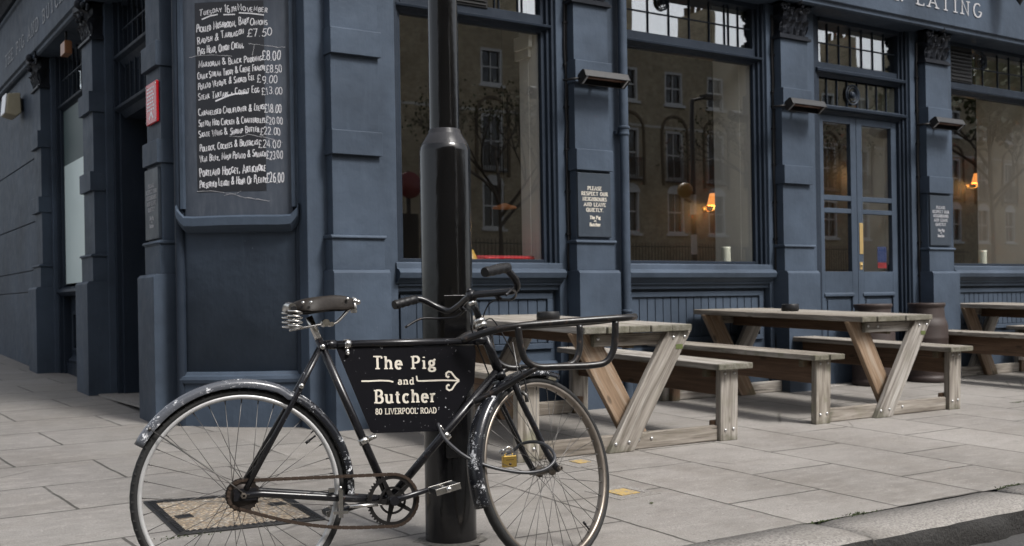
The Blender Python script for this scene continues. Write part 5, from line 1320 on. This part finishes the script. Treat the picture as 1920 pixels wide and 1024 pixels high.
for i in range(4):
    j = (i+1) % 4
    for k in range(22):
        u0 = (k+.1)/22; u1 = (k+.6)/22; c4 = [Kk[i].lerp(Kk[j], u0), Kk[i].lerp(Kk[j], u1), I[i].lerp(I[j], u1), I[i].lerp(I[j], u0)]
        m.prism([tuple(x) for x in c4], .008, .0115)
for sx_, sy_ in ((-.22, .0), (.22, .02)): m.box(sx_-.035, sx_+.035, sy_-.03, sy_+.03, .004, .009)
m.build('iron_frame', M_IRON, o, .001)
for s, p, lab in ((3.415, 4.235, 'small worn yellow square plate set in the paving, nearer the kerb'), (3.76, 5.045, 'small worn yellow plate set in the paving by the first picnic table')):
    o = thing('yellow_marker', lab, 'floor marker', Matrix.Translation(W(s, p, gz(p))) @ Matrix.Rotation(TH+R(4), 4, 'Z') @ Matrix.Rotation(math.atan(.033), 4, 'X'), 'yellow markers in the paving')
    k_ = .062 if p < 5 else .045; m = MB(); m.box(-k_, k_, -k_, k_, .0, .004); m.build('plate', M_YELLOW, o, .001)
    m = MB(); m.box(-.135, .135, -.135, -.08, -.001, .002); m.box(-.135, .135, .08, .135, -.001, .002); m.box(-.135, -.08, -.08, .08, -.001, .002); m.box(.08, .135, -.08, .08, -.001, .002); m.build('mortar_bed', M_GRANITE, o)

# a few fallen leaves
rl = random.Random(4)
for s, p, lab in ((3.36, 3.95, 'small dark fallen leaf lying on the paving by the yellow square plate'), (1.17, 4.62, 'small dark fallen leaf lying on the paving left of the rear wheel')):
    o = thing('fallen_leaf', lab, 'leaf', Matrix.Translation(W(s, p, gz(p)+.003)) @ Matrix.Rotation(rl.uniform(0, 6), 4, 'Z'))
    m = MB(); m.add([(-.02, 0, 0), (0, -.010, .004), (.02, 0, .001), (0, .010, .005), (-.02, 0, -.001), (0, -.010, .003), (.02, 0, 0), (0, .010, .004)], [(0, 1, 2, 3), (4, 7, 6, 5)]); m.build('blade', M_LEAF, o)
    m = MB(); m.tube([(.018, 0, .001), (.03, .003, .002)], .0008, 5); m.build('stalk', M_BARK, o)

# ------------------------------------------------------------------ across the street (seen in the window panes)
FP = -19.6
m = MB(); m.add([(-20, -17.5, .0), (60, -17.5, .0), (60, -30, .0), (-20, -30, .0)], [(0, 3, 2, 1)]); street_obj('far_pavement', m, M_GRANITE)
m = MB(); m.box(-20, 60, -17.6, -17.4, -.2, .01); street_obj('far_kerb', m, M_GRANITE)
def terrace(s0, s1, cols, label, fp=FP, M=None):
    h = thing('terrace_house', label, 'house', M or at(s0, fp, 0, PI), 'houses across the street')
    # local x runs towards -s after the half turn; build in a flipped frame
    def X(s): return -(s-s0)
    wl = MB(); zs = [(0.0, 2.3)]
    segs = sorted(cols); z_rows = [(3.70, 5.45), (5.95, 7.95), (9.05, 10.4)]
    top = 11.5; hw = .48
    xs = [s0]+[v for c in segs for v in (c-hw, c+hw)]+[s1]
    for i in range(0, len(xs)-1):
        a, b = xs[i], xs[i+1]
        if i % 2 == 0: wl.box(X(b), X(a), 0, .4, 0, top)
        else:
            z = 0
            for z0, z1 in z_rows: wl.box(X(b), X(a), 0, .4, z, z0); z = z1
            wl.box(X(b), X(a), 0, .4, z, top)
    wo_ = wl.build('wall', M_BRICK, h)
    m = MB(); m.box(X(s1), X(s0), -.06, .4, top, top+.12); m.box(X(s1), X(s0), -.02, .4, 8.02, 8.12); m.build('string_course', M_STUCCO, h)
    m = MB(); m.prism([(.2, top+.12), (4., top+1.6), (8, top+.12)], X(s1), X(s0), None, 'x'); rf = m.build('roof', M_SLATE, h)
    m = MB(); xm = X(s1)+.35; m.box(xm-.3, xm+.3, 1.2, 3.0, top, top+2.2); m.build('chimney', M_BRICK, rf)
    m = MB()
    for i in range(4): m.lathe([(.11, top+2.2), (.10, top+2.6), (.12, top+2.65)], 10, Matrix.Translation((xm, 1.5+.4*i, 0)))
    m.build('chimney_pot', M_BRICKD, rf)
    for c in segs:
        for r, (z0, z1) in enumerate(z_rows):
            x = X(c); m = MB()
            m.box(x-hw, x-hw+.09, .02, .2, z0, z1); m.box(x+hw-.09, x+hw, .02, .2, z0, z1); m.box(x-hw, x+hw, .021, .2, z1-.1, z1); m.box(x-hw, x+hw, .021, .2, z0, z0+.09)
            m.box(x-hw+.09, x+hw-.09, .08, .13, (z0+z1)/2-.03, (z0+z1)/2+.03); m.box(x-.018, x+.018, .09, .13, z0+.09, z1-.1)
            m.box(x-hw-.08, x+hw+.08, -.08, .2, z0-.10, z0)
            f = m.build('window', M_WHITEP, h)
            g = MB(); g.box(x-hw+.08, x+hw-.08, .14, .15, z0+.05, z1-.05); g.build('pane', M_PANEDARK, f)
            g = MB(); g.box(x-hw, x+hw, .22, .24, z0, z1); g.build('window_backing', M_NET if (r+int(c)) % 3 else M_ROOMDARK, f)  # dark backings put the unlit room's shade into a flat sheet
            if r == 1:        # recessed arch and balcony rail
                g = MB(); pts = [(x-hw-.28, z0-.3)]+[(x+(hw+.28)*math.cos(R(180-15*i)), z1-.05+.75*math.sin(R(15*i))) for i in range(13)]+[(x+hw+.28, z0-.3)]
                inn = [(x-hw-.16, z0-.3)]+[(x+(hw+.16)*math.cos(R(180-15*i)), z1-.05+.63*math.sin(R(15*i))) for i in range(13)]+[(x+hw+.16, z0-.3)]
                vs = [(a, yy, b) for yy in (-.05, .0) for a, b in pts+inn]; k = len(pts); fs = []
                for i in range(k-1): fs += [(i, i+1, k+i+1, k+i), (2*k+i, 2*k+k+i, 2*k+k+i+1, 2*k+i+1), (i, 2*k+i, 2*k+i+1, i+1), (k+i, k+i+1, 3*k+i+1, 3*k+i)]
                g.add(vs, fs); g.build('arch', M_BRICKD, f)
                g = MB(); 
                for i in range(12): xx = x-hw-.05+(2*hw+.1)*i/11; g.box(xx-.012, xx+.012, -.16, -.135, z0-.1, z0+.75)
                g.box(x-hw-.06, x+hw+.06, -.165, -.13, z0+.73, z0+.77); g.box(x-hw-.06, x+hw+.06, -.17, .0, z0-.14, z0-.10); g.build('balcony', M_IRON, f)
            if r == 0:
                g = MB(); pts = [(x-hw, z1-.12)]+[(x+hw*math.cos(R(180-15*i)), z1-.1+hw*.75*math.sin(R(15*i))) for i in range(13)]+[(x+hw, z1-.12)]
                g.prism(pts[::-1], -.03, .0, None, 'y'); g.build('fanlight_head', M_WHITEP, f)
    return h
M_BRICKD = mk_brick('darker_brick', (.13, .095, .06), (.18, .14, .09), (.13, .11, .09))
terrace(12.0, 18.6, [], 'wide plain brown brick end of the terrace across the street, without windows'); terrace(18.6, 23.6, [21.55], 'brown brick terrace house across the street with a single column of windows')
for i in range(7):
    a = 23.6+4.75*i+1.0; 
    terrace(a if i else 23.6, a+4.75, [a+1.15, a+3.5], 'brown brick Georgian terrace house with white sash windows across the street' if i not in (0, 6) else ('brown brick terrace house next to the single window column house across the street' if i == 0 else 'brown brick terrace house at the far right end of the row across the street'))
for i in range(10):
    a = 7.5-5.2*(i+1); terrace(a, a+5.2, [a+1.3, a+3.9], 'unseen brown brick house set nearer across the street to shade the corner', -10.5)  # unseen houses added close behind the camera to shade the corner wall
m = MB(); m.add([(-45, -8.3, .0), (7.6, -8.3, .0), (7.6, -17.4, .0), (-45, -17.4, .0)], [(0, 3, 2, 1)]); street_obj('near_pavement', m, M_GRANITE)
o = thing('railing', 'black iron railings along the far pavement before the terrace', 'railing', at(30, -18.6, 0, 0))
m = MB()
for i in range(230): x = -18+.16*i; m.box(x-.010, x+.010, -.01, .01, 2.0, 3.25)
g = m.build('bars', M_IRON, o); m = MB(); m.box(-18, 19, -.02, .02, 3.08, 3.12); m.box(-18, 19, -.02, .02, 2.15, 2.19); m.build('rails', M_IRON, o)
m = MB(); m.box(-18, 19, -1.4, .12, -.05, 2.0); m.build('retaining_wall', M_BRICKD, o)
# zebra crossing beacon and lamp on the refuge
o = fixed('crossing_beacon', 'striped crossing pole with amber globe and street lamp, mirrored in the second window', 'beacon', 15.1, -1.9, -.12)
for k in range(8):
    m = MB(); m.lathe([(.06, .4*k), (.06, .4*k+.4)], 16); m.build('stripe_band', M_WHITEP if k % 2 else M_BLACKP, o)
m = MB(); m.lathe([(.055, 3.2), (.045, 5.1), (.001, 5.15)], 14); m.tube([(0, 0, 5.1), (.4, .0, 5.2)], .03, 8); m.box(.3, .75, -.09, .09, 5.17, 5.25); m.build('lamp_shaft', M_IRON, o)
m = MB(); m.ball((-.22, 0, 3.28), .16, 16); m.build('globe', M_AMBER, o); m = MB(); m.tube([(-.22, 0, 3.1), (0, 0, 3.05)], .03, 8); m.build('globe_arm', M_BLACKP, o)
# red round stop sign on a black post
o = fixed('stop_sign', 'red round sign on a black post across the road, mirrored in the first window', 'sign post', 10.8, -6., -.12)
m = MB(); m.lathe([(.05, 0), (.05, 3.9)], 12); m.build('post', M_BLACKP, o)
m = MB(); m.lathe([(.001, -.02), (.28, -.02), (.28, .02), (.001, .02)], 28, Matrix.Translation((0, .08, 3.6)) @ Matrix.Rotation(PI/2, 4, 'X')); m.build('disc', plain('faded_dark_red', (.16, .014, .016), .5), o)
m = MB(); m.box(-.2, .2, .03, .06, 2.0, 3.0); m.build('panel', M_BLACKP, o)
# bare street trees
def tree(s, p, h, seed, label, dens=2):
    o = fixed('street_tree', label, 'tree', s, p, 0, 'street trees'); r = random.Random(seed); m = MB(); br = MB(); tips = []
    m.tube(crom([(0, 0, -.2), (.05, .02, h*.2), (-.04, .05, h*.4), (.03, 0, h*.55)], 4), [.10-.005*i for i in range(13)], 10); m.build('trunk', M_BARK, o)
    def grow(q, d, l, rr, k):
        e = q+d*l; br.tube([q, q.lerp(e, .5)+Vector((r.uniform(-.05, .05), r.uniform(-.05, .05), .03))*l, e], [rr, rr*.8, rr*.6], 5, False, False)
        if k == 0: tips.append(e); return
        for _ in range(3):
            nd = (d+Vector((r.uniform(-.8, .8), r.uniform(-.8, .8), r.uniform(-.2, .6)))).normalized(); grow(e, nd, l*r.uniform(.6, .8), rr*.58, k-1)
    for a in range(5): grow(Vector((0, 0, h*(.38+.035*a))), Vector((math.cos(a*1.3), math.sin(a*1.3), .9)).normalized(), h*.17, .07, 4)
    br.build('branches', M_BARK, o)
    f = MB()
    for e in tips:
        for _ in range(dens):
            c = e+Vector((r.gauss(0, .3), r.gauss(0, .3), r.gauss(0, .3))); u = Vector((r.gauss(0, 1), r.gauss(0, 1), r.gauss(0, 1))).normalized()*(.06 if dens < 4 else .13); v = u.orthogonal().normalized()*(.04 if dens < 4 else .09)
            f.add([c-u, c-v, c+u, c+v], [(0, 1, 2, 3)])
    f.build('leaves', M_LEAF, o)
tree(19.0, -15.2, 9, 1, 'nearly bare street tree opposite, mirrored in the first window'); tree(29.5, -13, 9, 2, 'thin leafed street tree opposite, mirrored right of the doors'); tree(34, -7.6, 10, 5, 'leafy street tree near the far kerb, mirrored in the window right of the doors', 9)
